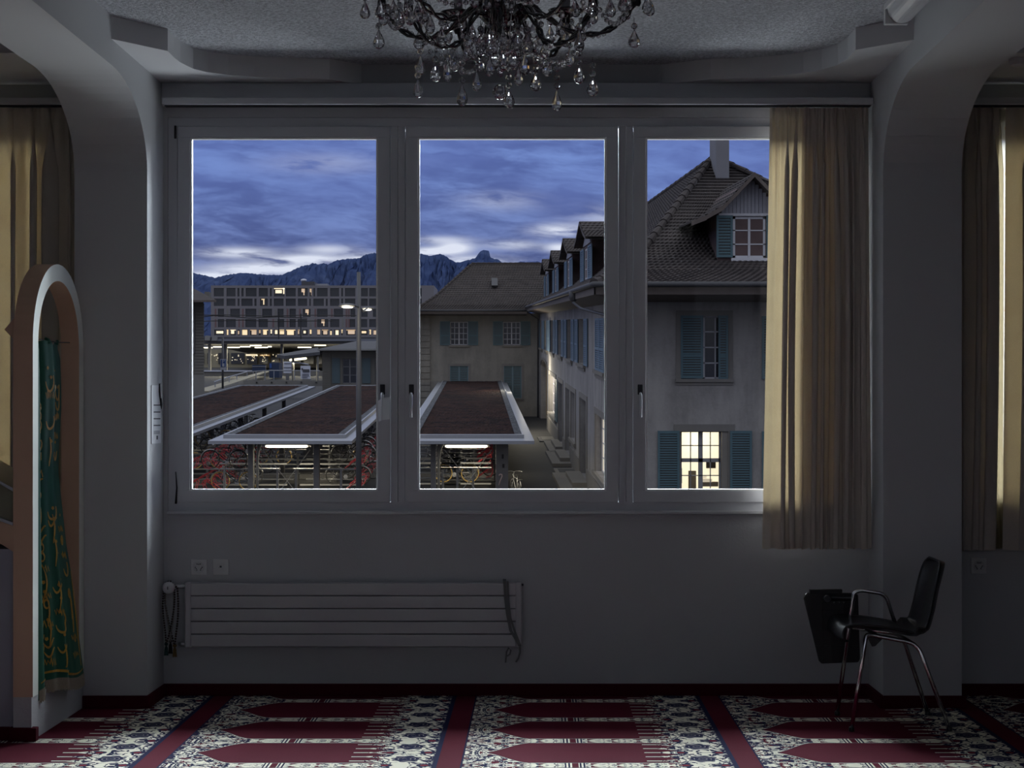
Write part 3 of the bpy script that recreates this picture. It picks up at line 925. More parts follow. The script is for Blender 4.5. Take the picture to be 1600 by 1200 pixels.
def shell(u, v):
    i = min(int(v*60), 59); f = v*60-i
    p = sp[i].lerp(sp[i+1], f)
    t = (sp[min(60,i+1)]-sp[max(0,i-1)]).normalized()
    nrm = Vector((-t.y, t.x))            # towards the sitter
    w = u*2-1
    hw = .222 if v < .5 else .222-.030*((v-.5)/.5)
    if v > .86:                           # rounded top corners
        q = (v-.86)/.14; hw *= sqrt(max(0, 1-(q**3)*.62))
    if v < .06: hw *= .90+.1*v/.06
    lift = (abs(w)**3.2)*(.018 if v < .5 else .042)
    if v < .18: lift = -(abs(w)**3)*.020*(1-v/.18)+lift*v/.18
    if .5 < v < .62: lift = (abs(w)**2.5)*.044
    dip = -.012*(1-w*w)*(1 if .2 < v < .55 else .3)
    p = p+nrm*(lift+dip)
    return (p.x, YM+w*hw, p.y)
sh = MB().grid(shell, 26, 60).build('seat_shell', M['black_plastic'], ch, smooth=True, fix=False, solid=.009)
def leg(pts, r=.0105, name='leg'):
    return MB().tube(pts, r, 10).build(name, M['chrome'], ch, smooth=True)
def rounded(pts, rad=.05, n=6):
    out = [Vector(pts[0])]
    for a, b, c in zip(pts, pts[1:], pts[2:]):
        a, b, c = Vector(a), Vector(b), Vector(c)
        d1 = (a-b).normalized(); d2 = (c-b).normalized()
        r_ = min(rad, (a-b).length*.45, (c-b).length*.45)
        p, q = b+d1*r_, b+d2*r_
        for i in range(n+1):
            t = i/n; out.append((1-t)**2*p+2*t*(1-t)*b+t*t*q)
    out.append(Vector(pts[-1])); return out
yn, yf = 9.04, 9.52
# near side frame: two legs joined by the rail under the seat
fr = rounded([(1.475,yn,.012),(1.555,9.10,.448),(1.585,9.105,.446),(1.80,9.105,.405),(1.935,yn,.012)], .055)
MB().tube(fr, .0105, 10).build('leg_frame', M['chrome'], ch, smooth=True)
fr = rounded([(1.482,yf,.012),(1.562,yf-.015,.61),(1.60,yf-.015,.622),(1.70,yf-.015,.606),(1.725,yf-.015,.585),(1.775,yf-.02,.43)], .035)
MB().tube(fr, .0105, 10).build('arm_rail', M['chrome'], ch, smooth=True)
fr = rounded([(1.556,yf-.015,.437),(1.80,yf-.02,.405),(1.931,yf,.012)], .055)
MB().tube(fr, .0105, 10).build('leg_frame', M['chrome'], ch, smooth=True)
for x, z in ((1.62,.438),(1.77,.413)):
    MB().tube([(x,9.11,z-.004),(x,9.49,z-.004)], .010, 8).build('cross_bar', M['dark_metal'], ch, smooth=True)
MB().prism([(1.56,.440),(1.64,.432),(1.60,.392),(1.585,.39)], 1, 9.115, 9.13).build('seat_bracket', M['black_plastic'], ch)
for (x, y) in ((1.475,yn),(1.935,yn),(1.482,yf),(1.931,yf)):
    MB().lathe([(.013,.0),(.014,.004),(.013,.018),(.011,.022)], (x,y,0), 12).build('foot_cap', M['black_plastic'], ch, smooth=True)
# tablet folded down on the far side
tb0, tb1 = 9.56, 9.585
q = lambda px, py: (S(px, tb0), H(py, tb0))
poly_ = [q(1256,934), q(1258,929), q(1262,926), q(1338,927), q(1341,930), q(1344,1030), q(1341,1035), q(1284,1037), q(1280,1033)]
tb = MB().prism(poly_, 1, tb0, tb1).build('writing_tablet', M['tablet'], ch, bevel=.004)
MB().box(*(lambda a, b: (a[0], tb0-.004, b[1], b[0], tb1+.003, a[1]))(q(1265,921), q(1316,928))).build('tablet_lip', M['tablet'], tb, bevel=.002)
mb = MB()
for pxa, pya, pxb, pyb in ((1285,932,1289,1036),(1300,985,1301,1036),(1318,930,1319,985)):
    a, b = q(pxa,pya), q(pxb,pyb); mb.box(a[0], tb0-.003, b[1], a[0]+.006, tb0+.001, a[1])
for py, x0_, x1_ in ((953,1265,1340),(984,1268,1342),(1009,1274,1342)):
    a, b = q(x0_,py), q(x1_,py); mb.box(a[0], tb0-.003, a[1]-.003, b[0], tb0+.001, a[1]+.003)
mb.build('tablet_rib', M['tablet'], tb)
a = q(1291,935); b = q(1336,935)
MB().tube([(a[0], tb0-.012, a[1]), (b[0], tb0-.018, b[1]), (1.563, yf-.015, b[1]+.004)], [.012,.010,.009], 10).build('pivot_arm', M['dark_metal'], ch, smooth=True)
MB().lathe([(.0,-.03),(.017,-.03),(.020,-.024),(.020,.0),(.016,.008)], (a[0], tb0-.012, a[1]), 16, 1).build('pivot_knob', M['dark_metal'], ch)
for px_ in (1303,1311,1318):
    p_ = q(px_, 941); MB().ball((p_[0], tb0-.006, p_[1]), .004, 8, 6).build('tablet_screw', M['alu'], ch, smooth=True)

# ------------------------------------------------------------------ crystal chandelier
m, T = new_mat('smoked_crystal'); M['crystal'] = m
put(T, 'Base Color', (.90,.91,.94)); put(T, 'Roughness', 0.0); put(T, 'Transmission Weight', 1.0); put(T, 'IOR', 1.66); put(T, 'Metallic', .08)
M['smoke_glass'] = plain('dark_smoked_glass', (.02,.02,.024), .05, 0, spec=.8, coat=1)
YCH = 6.0; kc = YCH/F
xc = (787-CX)*kc
cz = lambda py: EYE-(py-CY)*kc
chd = empty('chandelier', (xc, YCH, ZC), 'crystal chandelier with teardrop pendants hanging from the ceiling', 'chandelier')
MB().lathe([(.0,ZC-.001),(.07,ZC-.001),(.065,ZC-.03),(.02,ZC-.05)], (xc,YCH,0), 20).build('ceiling_rose', M['smoke_glass'], chd, smooth=True)
MB().tube([(xc,YCH,ZC-.04),(xc,YCH,2.98)], .008, 8).build('suspension_rod', M['chrome'], chd, smooth=True)
MB().lathe([(.012,3.0),(.035,2.98),(.03,2.95),(.05,2.92),(.035,2.88),(.045,2.85),(.085,2.80),(.094,2.775),(.085,2.745),(.055,2.712),(.03,2.695),(.014,2.685),(.02,2.67),(.008,2.655)], (xc,YCH,0), 28).build('central_bowl', M['smoke_glass'], chd, smooth=True)
rnd = random.Random(11)
def teardrop(mb, x, y, zbot, h, w, rot):
    prof_ = [(0,0),(.28,.05),(.44,.16),(.5,.30),(.46,.45),(.33,.63),(.19,.80),(.09,.94),(.03,1.0)]
    n = 10
    rings = []
    for r, t in prof_:
        rings.append([mb.P((x+r*w*cos(2*pi*k/n+rot), y+r*w*.62*sin(2*pi*k/n+rot), zbot+t*h)) for k in range(n)])
    for A, B in zip(rings, rings[1:]):
        for k in range(n): mb.f.append([A[k], A[(k+1)%n], B[(k+1)%n], B[k]])
def drop(x, y, zbot, h=.062, w=.034, beads=1):
    mb = MB(); teardrop(mb, x, y, zbot, h, w, rnd.uniform(0, .6))
    d = mb.build('crystal_drop', M['crystal'], chd, smooth=False)
    mb = MB(); z = zbot+h+.011
    for k in range(beads):
        mb.ball((x, y, z), .0105, 8, 6); z += .026
    mb.build('crystal_bead', M['crystal'], d)
    MB().tube([(x, y, zbot+h-.004), (x, y, z)], .0011, 4).build('pin', M['chrome'], d)
NA = 10
ends = []
for k in range(NA):
    a = 2*pi*(k+.35)/NA
    R = .43 if k % 2 == 0 else .30
    zl = 2.695 if k % 2 == 0 else 2.64
    ca, sa = cos(a), sin(a)
    path = smooth_path([(.05,2.80),(.11,zl+.07),(.2*R/.43,zl+.012),(.28*R/.43,zl),(.36*R/.43,zl+.03),(.42*R/.43,zl+.10),(R,zl+.155)], 26)
    # twisted glass arm: two strands wound round each other
    arm = None
    for sgn in (0, pi):
        pts = []
        for i, p in enumerate(path):
            tw = i*1.1+sgn
            rr_ = p.x+.0065*cos(tw); zz = p.y+.0065*sin(tw)
            pts.append((xc+rr_*ca-.005*sin(tw)*sa, YCH+rr_*sa+.005*sin(tw)*ca, zz))
        if arm is None: mbA = MB()
        mbA.tube(pts, .0052, 7); arm = 1
    mbA.build('twisted_arm', M['smoke_glass'], chd, smooth=True)
    ex, ey, ez = xc+R*ca, YCH+R*sa, zl+.155
    ends.append((ex, ey, ez, a, R))
    pan = MB().lathe([(.008,ez-.025),(.014,ez-.015),(.03,ez-.006),(.056,ez+.004),(.06,ez+.010),(.05,ez+.012),(.016,ez+.004)], (ex,ey,0), 18).build('drip_pan', M['smoke_glass'], chd, smooth=True)
    MB().lathe([(.011,ez-.06),(.015,ez-.05),(.013,ez-.02),(.012,ez)], (ex,ey,0), 12).build('arm_cup', M['dark_metal'], pan, smooth=True)
    MB().lathe([(.014,ez+.006),(.014,ez+.085),(.010,ez+.09)], (ex,ey,0), 12).build('candle_sleeve', M['plastic_white'], pan, smooth=True)
    MB().lathe([(.008,ez+.09),(.017,ez+.105),(.019,ez+.12),(.010,ez+.15),(.002,ez+.17)], (ex,ey,0), 12).build('candle_bulb', M['crystal'], pan, smooth=True)
    for j in range(4):
        b_ = a+2*pi*(j+.25)/4
        drop(ex+.054*cos(b_), ey+.054*sin(b_), ez-.085-.010*(j % 2), .058, .034, 1)
# pendants seen under the bowl, each on its own string
LIST = [(653,153,.05,2,.28),(680,128,-.1,1,.2),(657,118,.12,1,.3),(699,165-37,.0,1,.0),(722,166,-.22,3,.2),(745,143,-.06,2,.1),(765,120,-.16,1,.1),(795,169,.02,3,.1),(810,150-16,.12,2,.1),
        (837,143,-.1,2,.15),(855,120,.1,1,.15),(870,174,-.2,3,.2),(890,104,.2,1,.2),(905,131,.05,2,.3),(926,151,-.05,2,.3),(592,77,-.1,1,.4),(991,75,.02,1,.45),(690,72,-.15,1,.2),(730,95,-.1,1,.1),
        (770,86,-.13,1,.05),(800,90,.12,1,.05),(825,84,-.12,1,.1),(845,72,.1,1,.1),(672,54,.1,1,.25),(655,78,.2,1,.25),(727,60,.2,1,.1),(848,100,.18,1,.2),(905,82,-.2,1,.3),(884,74,.18,1,.2),(641,40,-.2,1,.3),(750,112,.14,1,.1),(710,112,.2,1,.15),(820,118,-.18,1,.1)]
for (px_, py_, dy, nb, r_) in LIST:
    Y_ = YCH+dy
    p = PW(px_, py_, Y_)
    drop(p[0], p[1], p[2], rnd.uniform(.056, .068), rnd.uniform(.030, .038), nb)
p = PW(781, 155, YCH-.05)
fb_ = MB().ball((p[0], p[1], p[2]+.022), .024, 12, 8)
fb_.build('faceted_ball', M['crystal'], chd)
# bead garlands between arms and bowl
def garland(A, B, sag, n, r=.0085):
    A, B = Vector(A), Vector(B); mb = MB(); pts = []
    for i in range(n+1):
        t = i/n; q_ = A.lerp(B, t)+Vector((0, 0, -sag*4*t*(1-t)))
        mb.ball(q_, r, 7, 5); pts.append(q_)
    g = mb.build('bead_garland', M['crystal'], chd)
    MB().tube(pts, .0011, 4).build('garland_wire', M['chrome'], g)
for i in range(NA):
    a, b = ends[i], ends[(i+1) % NA]
    garland((a[0], a[1], a[2]-.01), (b[0], b[1], b[2]-.01), .10, 13)
    c_ = a[3]
    garland((xc+.06*cos(c_), YCH+.06*sin(c_), 2.735), (xc+.27*cos(c_+.2), YCH+.27*sin(c_+.2), 2.70), .13, 13)
for i in range(14):
    c_ = 2*pi*i/14
    x, y, z = xc+.088*cos(c_), YCH+.088*sin(c_), 2.765
    MB().ball((x, y, z-.012), .0125, 8, 6).build('crystal_bead', M['crystal'], chd)
for i in range(10):
    c_ = 2*pi*(i+.5)/10
    drop(xc+.075*cos(c_), YCH+.075*sin(c_), 2.62, .064, .036, 1)
for i in range(6):
    c_ = 2*pi*(i+.5)/6
    drop(xc+.035*cos(c_), YCH+.035*sin(c_), 2.575, .064, .036, 2)
# ------------------------------------------------------------------ yard: ground, bicycle sheds, racks, bicycles, lamps
M['asphalt'] = plain('asphalt', (.042,.041,.042), .75, var=.25, scale=.8, bmp=.3, bscale=8, bdist=.02, spec=.15)
M['platform'] = plain('platform_paving', (.16,.15,.13), .8, var=.12, scale=.6)
M['zinc'] = plain('zinc_sheet', (.30,.31,.34), .42, .55, var=.12, scale=1.3)
M['steel'] = plain('galvanised_steel', (.24,.24,.24), .5, .5, var=.15, scale=3)
M['steel_pale'] = plain('pale_painted_steel', (.46,.45,.42), .5, .1)
M['shed_panel'] = plain('grey_shed_panel', (.13,.125,.125), .6, var=.12, scale=1.5)
M['red'] = plain('red_powder_coat', (.42,.035,.05), .45)
M['rubber'] = plain('tyre_rubber', (.02,.02,.02), .7)
M['tan_tyre'] = plain('tan_tyre', (.42,.28,.08), .6)
M['bike_black'] = plain('black_bike_paint', (.02,.02,.022), .3)
M['bike_silver'] = plain('silver_bike_paint', (.35,.35,.36), .3, .5)
M['bike_blue'] = plain('navy_bike_paint', (.03,.05,.10), .3)
M['lamp_tube'] = emit('lit_tube', (1.0,.90,.62), 3.2)
m, T = new_mat('sedum_roof'); M['sedum'] = m
v = T.coord('Object')
n = T.noise(v, .55, 4, .65); n2 = T.noise(v, 3.2, 4, .75); n3 = T.voro(v, 9)
c = T.mix(T.step(.35, .65, n), (.010,.009,.010), (.038,.020,.017))
c = T.mix(T.step(.48, .64, n2)*.8, c, (.082,.044,.033))
c = T.mix(T.step(.62, .80, T.noise(v, 5.5, 3, .8))*.8, c, (.17,.13,.11))
put(T, 'Base Color', c); put(T, 'Roughness', .95); put(T, 'Specular IOR Level', .05); bump(T, n2*.6+n3*.4, .8, .12)

o = MB(E).quad((-300,13,GR), (200,13,GR), (200,700,GR), (-300,700,GR)).build('ground', M['asphalt'])
tag(o, 'dark asphalt station yard', 'ground', None, 'structure')

m, T = new_mat('roof_gravel'); M['gravel_'] = m
v = T.coord('Object')
put(T, 'Base Color', T.mix(T.step(.45, .6, T.noise(v, 6, 3, .8)), (.022,.024,.03), (.13,.14,.16))); put(T, 'Roughness', .9)
def part_light(name, loc, sx, sy, power, col, rot=(0,0,0)):
    L = bpy.data.lights.new(name, 'AREA'); L.shape = 'RECTANGLE'; L.size = sx; L.size_y = sy
    L.energy = power; L.color = col
    o = bpy.data.objects.new(name, L); COL.objects.link(o); o.location = loc; o.rotation_euler = rot
    return o

def shed(u0, u1, Y0, Y1, label, wide_post=False, uc=None):
    uc = (u0+u1)/2 if uc is None else uc
    r = empty('bicycle_shed', E(uc, Y0, GR), label, 'bicycle shed', 'bicycle sheds in the yard')
    ft, fb = -4.29, -4.41
    MB(E).box(u0, Y0, fb, u1, Y1, ft).build('roof_slab', M['zinc'], r)
    i = .34; yi = 1.6
    a0, a1, b0, b1 = u0+i, u1-i, Y0+yi, Y1-yi
    mb = MB(E); rt = -4.155; w_ = .07; wy = .30
    mb.box(a0, b0, ft, a1, b0+wy, rt).box(a0, b1-wy, ft, a1, b1, rt).box(a0, b0+wy, ft, a0+w_, b1-wy, rt).box(a1-w_, b0+wy, ft, a1, b1-wy, rt)
    mb.build('roof_rim', M['zinc'], r)
    rnd = random.Random(int(u0*10))
    MB(E).grid(lambda s, t: (a0+w_+(a1-a0-2*w_)*s, b0+wy+(b1-b0-2*wy)*t, -4.215+.035*rnd.random()), 60, 90).build('sedum_planting', M['sedum'], r, fix=False)
    for k_ in (0, 1):
        q0, q1 = (a0+w_, a0+.34) if k_ == 0 else (a1-.34, a1-w_)
        MB(E).grid(lambda s, t: (q0+(q1-q0)*s, b0+wy+(b1-b0-2*wy)*t, -4.178+.012*rnd.random()), 5, 120).build('gravel_strip', M['gravel_'], r, fix=False)
    pw = .10
    ys = [Y0+1.2+k*11.2 for k in range(int((Y1-Y0)/11.2)+1)]
    for k, y in enumerate(ys):
        for sg in (-1, 1):
            up_ = uc+sg*1.22
            if wide_post and sg == 1 and k == 0:
                MB(E).box(up_-.12, y, GR, up_+.34, y+.7, fb).build('wide_post', M['shed_panel'], r)
                MB(E).box(up_+.10, y-.02, -5.02, up_+.17, y+.02, -4.86).box(up_+.12, y-.02, -5.36, up_+.20, y+.02, -5.22).build('post_recess', M['rubber'], r)
            else:
                MB(E).box(up_-pw, y, GR, up_+pw, y+.5, fb).build('post', M['shed_panel'], r)
    y = ys[0]
    # pale strut with curved head, cross rods and a lit tube in the first bay
    sx_ = uc-1.22+pw
    MB(E).tube([(sx_+.09, y+.6, GR), (sx_+.09, y+.6, -5.2), (sx_+.11, y+.6, -4.8), (sx_+.22, y+.6, fb)], [.05,.05,.06,.10], 8).build('pale_strut', M['steel_pale'], r, smooth=True)
    MB(E).tube([(sx_+.3, y+.4, -4.72), (uc+.75, y+.4, -6.7)], .014, 6).tube([(uc+.95, y+.5, -4.72), (uc-.5, y+.5, -6.7)], .014, 6).build('cross_brace', M['steel_pale'], r)
    MB(E).box(uc-.86, y+1.0, -4.58, uc+.86, y+1.6, -4.52).build('lamp_body', M['steel'], r)
    MB(E).tube([(uc-.80, y+1.2, -4.64), (uc-.72, y+1.2, -4.64), (uc+.72, y+1.2, -4.64), (uc+.80, y+1.2, -4.64)], [.03,.055,.055,.03], 8).build('light_tube', M['lamp_tube'], r)
    part_light('shed_lamp', E(uc, y+2.2, -4.7), 1.6, .3, 150, (1,.90,.66))
    part_light('shed_lamp', E(uc, y+14, -4.7), 1.6, .3, 60, (1,.90,.66))
    MB(E).box(uc-1.2, y+22, GR, uc+1.2, y+22.3, -5.6).build('rear_screen', M['shed_panel'], r)
    return r
SH = [(-2.96, 2.03, 70, 141, 'green roofed bicycle shed on the right, in front of the far wing'),
      (-9.87, -4.62, 70, 130.5, 'green roofed bicycle shed in the middle, behind the tall street lamp'),
      (-16.4, -11.1, 66, 130.5, 'green roofed bicycle shed at the left edge of the left pane')]
shed(*SH[0], wide_post=True); shed(*SH[1]); shed(*SH[2])

# two tier bicycle racks
def rack(uc, sg, Y0, n, label, un0=.25, un1=3.05, hoops=0):
    r = empty('bicycle_rack', E(uc+sg*un0, Y0, GR), label, 'bicycle rack', 'two tier bicycle racks under the sheds')
    for k in range(n):
        y = Y0+k*2.7
        for tier, h in ((0, -6.32), (1, -5.50)):
            a, b = uc+sg*un0, uc+sg*un1
            mb = MB(E)
            mb.box(min(a,b), y-.12, h-.03, max(a,b), y+.12, h+.02)
            rl = mb.build('rail', M['steel'], r)
            if k < hoops: continue
            # red guide hoop at the outer end
            e = b; w0 = .14
            p = lambda d, q, z: (e-sg*d, y+q*.55, h+z)
            mb = MB(E)
            for q in (-1, 1):
                mb.tube([p(.55,q*.5,.03), p(.10,q*.5,.36), p(-.02,q*.5,.42), p(-.10,q*.5,.34), p(-.02,q*.5,.06), p(.2,q*.5,.02)], .017, 5)
            mb.tube([p(.1,-.5,.36), p(.1,.5,.36)], .017, 5).tube([p(.34,-.5,.19), p(.34,.5,.19)], .017, 5).tube([p(-.09,-.5,.2), p(-.09,.5,.2)], .017, 5)
            mb.build('red_guide', M['red'], rl)
        if k % 3 == 0:
            MB(E).box(uc+sg*(un0+.1)-.04, y-.1, GR, uc+sg*(un0+.1)+.04, y+.1, -5.5).build('rack_post', M['steel'], r)
            MB(E).box(uc+sg*(un1-.7)-.04, y-.1, GR, uc+sg*(un1-.7)+.04, y+.1, -5.5).build('rack_post', M['steel'], r)
UC = [(s_[0]+s_[1])/2 for s_ in SH]
rack(UC[0], -1, 73, 8, 'two tier rack with red guides, left half of the right shed')
rack(UC[0], 1, 73, 8, 'two tier rack with few red guides across the front of the right shed', un0=-1.0, un1=.95, hoops=2)
rack(UC[1], -1, 72.5, 12, 'two tier rack with red guides, left half of the middle shed')
rack(UC[1], 1, 72.5, 12, 'two tier rack with red guides, right half of the middle shed', un1=2.75)
rack(UC[2], 1, 72.5, 12, 'two tier rack with red guides, right half of the left shed')

# bicycles: one of each kind is built upright along x, then copied
def bike(name_mat, tyre, label):
    r = empty('bicycle', (0, 0, 0), label, 'bicycle', 'bicycles parked in the yard')
    R = .34
    for x in (0, 1.05):
        ring_ = [(x+R*cos(2*pi*k/24), 0, R+R*sin(2*pi*k/24)) for k in range(24)]
        wl = MB().tube(ring_, .021, 6, closed=True).build('wheel', M[tyre], r, smooth=True)
        mb = MB()
        for k in range(14):
            a = 2*pi*k/14
            mb.tube([(x, .02*(1 if k % 2 else -1), R), (x+.325*cos(a), 0, R+.325*sin(a))], .0025, 3, caps=False)
        mb.lathe([(.02,-.04),(.02,.04)], (x, 0, R), 8, 1)
        mb.build('spokes', M['bike_silver'], wl)
        MB().tube([(x+(R+.035)*cos(a), 0, R+(R+.035)*sin(a)) for a in [pi*(.05 if x else .15)+pi*.75*k/12 for k in range(13)]], .018, 5).build('mudguard', M['bike_silver'], r, smooth=True)
    bb_, seat, head, head2 = (.43,0,.29), (.27,0,.74), (.86,0,.80), (.89,0,.68)
    mb = MB().tube([bb_, seat], .017, 7).tube([seat, head], .015, 7).tube([bb_, head2], .019, 7).tube([(.84,0,.88), (.91,0,.60)], .019, 7)
    for q in (-.05, .05):
        mb.tube([(0,q,.34), bb_], .010, 6).tube([(0,q,.34), seat], .009, 6).tube([(1.05,q,.34), (.91,q*.8,.60)], .012, 6)
    mb.build('frame', M[name_mat], r, smooth=True)
    MB().tube([(.27,0,.74), (.245,0,.86)], .013, 6).build('seat_post', M['bike_silver'], r)
    MB().prism([(.10,.87),(.12,.905),(.26,.91),(.37,.895),(.37,.875),(.22,.865)], 1, -.07, .07).build('saddle', M['rubber'], r, bevel=.015)
    MB().tube([(.84,0,.88), (.83,0,1.0), (.86,-.10,1.03), (.80,-.27,1.02), (.68,-.30,1.0)], .012, 6).tube([(.83,0,1.0), (.86,.10,1.03), (.80,.27,1.02), (.68,.30,1.0)], .012, 6).build('handlebar', M['bike_silver'], r, smooth=True)
    MB().lathe([(.045,-.02),(.085,-.02),(.085,-.012),(.045,-.012)], (.43,0,.29), 16, 1).tube([(.43,-.04,.29),(.53,-.05,.18)], .01, 5).tube([(.43,.04,.29),(.33,.05,.40)], .01, 5).build('crankset', M['bike_silver'], r)
    MB().box(-.22,-.06,.70, .16,.06,.715).tube([(-.18,-.05,.70),(0,-.05,.34)], .007, 5).tube([(-.18,.05,.70),(0,.05,.34)], .007, 5).build('luggage_carrier', M['bike_black'], r)
    MB().ball((.94,0,.88), .045, 8, 6).build('headlamp', M['bike_silver'], r, smooth=True)
    return r
PB = [bike('bike_black', 'rubber', 'x'), bike('bike_silver', 'rubber', 'x'), bike('bike_blue', 'tan_tyre', 'x')]
used = [False]*3
def put_bike(kind, u, Y, h, rot, label, lean=0):
    p = PB[kind]
    o = p if not used[kind] else copy_tree(p)
    used[kind] = True
    o.location = E(u, Y, h); o.rotation_euler = (lean, 0, rot); o['label'] = label
    return o
put_bike(2, EU(693,76), 76, -6.28, 0, 'bicycle with tan front tyre standing under the lit tube of the right shed')
put_bike(0, EU(726,79), 79, -6.28, 0, 'black bicycle behind the tan tyred bicycle in the right shed')
put_bike(1, EU(700,83), 83, -6.30, pi, 'silver bicycle deeper in the right shed, behind the cross rods')
put_bike(0, EU(716,87), 87, -5.48, 0, 'black bicycle on the upper tier of the right shed')
put_bike(1, EU(811,74), 74, GR, pi/2+.25, 'silver bicycle parked alone on the asphalt beside the right shed')
rnd = random.Random(31)
deps = ['front', 'second', 'third', 'fourth', 'fifth', 'sixth', 'seventh', 'eighth']
def fill(uc, sg, tier, slots, where, a=.35, Yb=72.5):
    h = (-6.30, -5.48)[tier]
    for j, k in enumerate(slots):
        kd = rnd.choice((0, 0, 1, 0, 2))
        y = Yb+2.7*k
        flip = rnd.random() < .5
        u = uc+sg*(a+.55+rnd.uniform(0, .5))
        x0 = u-(.0 if sg > 0 else 1.05)
        put_bike(kd, x0+(1.05 if flip else 0), y, h, pi if flip else 0, '%s of the bicycles on the %s tier, %s' % (deps[j], ('lower', 'upper')[tier], where))
fill(UC[1], -1, 1, [0,2,3,5,7,8], 'left side of the middle shed', a=.9)
fill(UC[1], -1, 0, [0,1,2,3,5,6], 'left side of the middle shed', a=.9)
fill(UC[1], 1, 1, [1,2,3,4,6,7], 'right side of the middle shed', a=.9)
fill(UC[1], 1, 0, [1,2,4,5,6], 'right side of the middle shed', a=.9)
fill(UC[2], 1, 1, [3,4,5,6,8,9], 'right side of the left shed', a=.7)
fill(UC[2], 1, 0, [4,6,7], 'right side of the left shed', a=.7)

M['cane'] = plain('striped_cane', (.55,.42,.38), .5)
yc_ = 71.0
MB().tube([PW(779.5,758,yc_), PW(782,750,yc_), PW(784.5,744,yc_), PW(784,741.5,yc_), PW(781.5,741,yc_), PW(779.5,743,yc_)], .022, 7).build('hooked_cane', M['cane'], smooth=True)
tag(bpy.data.objects['hooked_cane'], 'pale hooked cane hung on the wide post of the right shed', 'cane')

# tall street lamp with two heads
YL = 64.0
sl = empty('street_lamp', E(EU(561,YL), YL, GR), 'tall grey street lamp with two flat heads, left one glowing', 'street lamp')
M['pole'] = plain('pole_paint', (.12,.12,.125), .5, .2)
ul = EU(560.5, YL)
MB(E).tube([(ul, YL, GR), (ul, YL, EH(600,YL)), (ul, YL, EH(500,YL)), (ul, YL, EH(425,YL))], [.095,.088,.075,.062], 12).build('pole', M['pole'], sl, smooth=True)
M['lamp_glow'] = emit('lamp_glow', (1.0,.90,.66), 4)
M['lamp_glow2'] = emit('lamp_glow_dim', (1.0,.90,.66), 4)
for px_, py_, Y_, w_, gm in ((543, 477.5, 62.5, .29, 'lamp_glow'), (574, 482, 70, .24, 'lamp_glow2')):
    c_ = PW(px_, py_, Y_)
    b_ = E(ul, YL, EH(480,YL))
    hd = MB().ball((c_[0], c_[1], c_[2]), w_, 18, 8, (1.0, 1.6, .24)).tube([(c_[0], c_[1], c_[2]), ((c_[0]+b_[0])/2, (c_[1]+b_[1])/2, b_[2]+.03), b_], .035, 8).build('lamp_head', M['pole'], sl, smooth=True)
    MB().ball((c_[0], c_[1]-.05, c_[2]-.045), w_*.66, 18, 8, (1.0, 1.4, .22)).build('lamp_lens', M[gm], hd, smooth=True)
    L = bpy.data.lights.new('street_lamp_light', 'POINT'); L.energy = 60; L.color = (1,.9,.68); L.shadow_soft_size = .2
    lo = bpy.data.objects.new('street_lamp_light', L); COL.objects.link(lo); lo.location = (c_[0], c_[1]-.4, c_[2]-.25)
# ------------------------------------------------------------------ the old house with its long yard side and the far wing
def plaster(name, base, dark, rough=.9):
    m, T = new_mat(name)
    v = T.coord('Object'); X, Y, Z = T.sep(v)
    n = T.noise(v, .55, 5, .6); n2 = T.noise(T.comb(X*1.2, Y*1.2, Z*.22), 1.6, 4, .6)
    n3 = T.noise(v, 9, 3, .7)
    f = (n*.5+n2*.35+n3*.15)
    c = T.mix(T.step(.36, .62, f), dark, base)
    put(T, 'Base Color', c); put(T, 'Roughness', rough); bump(T, n3, .3, .02)
    return m
M['render'] = plaster('old_plaster', (.32,.305,.295), (.20,.19,.187))
M['render_far'] = plaster('far_plaster', (.25,.235,.21), (.17,.16,.145))
M['stone'] = plain('sandstone', (.17,.16,.15), .9, var=.18, scale=1.5)
M['stone_pale'] = plain('pale_sandstone', (.19,.175,.155), .85, var=.15, scale=2)
def tile_mat(name, a, b, c3):
    m, T = new_mat(name)
    v = T.coord('Object')
    n = T.voro(v, 3.2, 'F1', 1); 
    n2 = T.noise(v, 1.1, 5, .7); n4 = T.noise(v, 4.5, 3, .7)
    c = T.mix(T.step(.3, .7, n2), a, b)
    c = T.mix(T.step(.60, .75, n4)*.6, c, tuple(x*.55 for x in a))
    c = T.mix(T.step(.60, .70, T.noise(v, 2.3, 6, .85))*.8, c, c3)
    put(T, 'Base Color', c); put(T, 'Roughness', .85); put(T, 'Specular IOR Level', .15); bump(T, n4, .4, .05)
    return m
M['tile'] = tile_mat('old_roof_tile', (.050,.044,.045), (.082,.070,.068), (.20,.20,.22))
M['tile_far'] = tile_mat('far_roof_tile', (.048,.041,.040), (.072,.060,.056), (.15,.14,.145))
M['eave_wood'] = plain('eave_boards', (.105,.085,.078), .8, var=.3, scale=3)
M['gutter'] = plain('dark_gutter', (.045,.045,.052), .6, .1)
M['shutter'] = plain('blue_shutter', (.065,.125,.150), .6, var=.18, scale=2.5)
M['shutter_side'] = plain('pale_blue_shutter', (.13,.20,.28), .6, var=.15, scale=2.5)
M['sash_white'] = plain('white_sash_paint', (.52,.52,.56), .55)
M['sash_grey'] = plain('grey_sash_paint', (.24,.24,.25), .55)
M['dark_room'] = plain('dark_window_glass', (.012,.013,.016), .08, spec=.35)
M['net'] = plain('net_drape', (.17,.16,.19), .8, var=.4, scale=6)
M['door'] = plain('dark_door_paint', (.035,.028,.024), .5, var=.2, scale=3)
M['board'] = plain('gable_boards', (.30,.30,.34), .7, var=.12, scale=4)
M['chimney'] = plain('chimney_plaster', (.20,.20,.225), .85, var=.18, scale=1.2)
M['cheek'] = plain('cheek_tiles', (.105,.070,.070), .85, var=.4, scale=3)
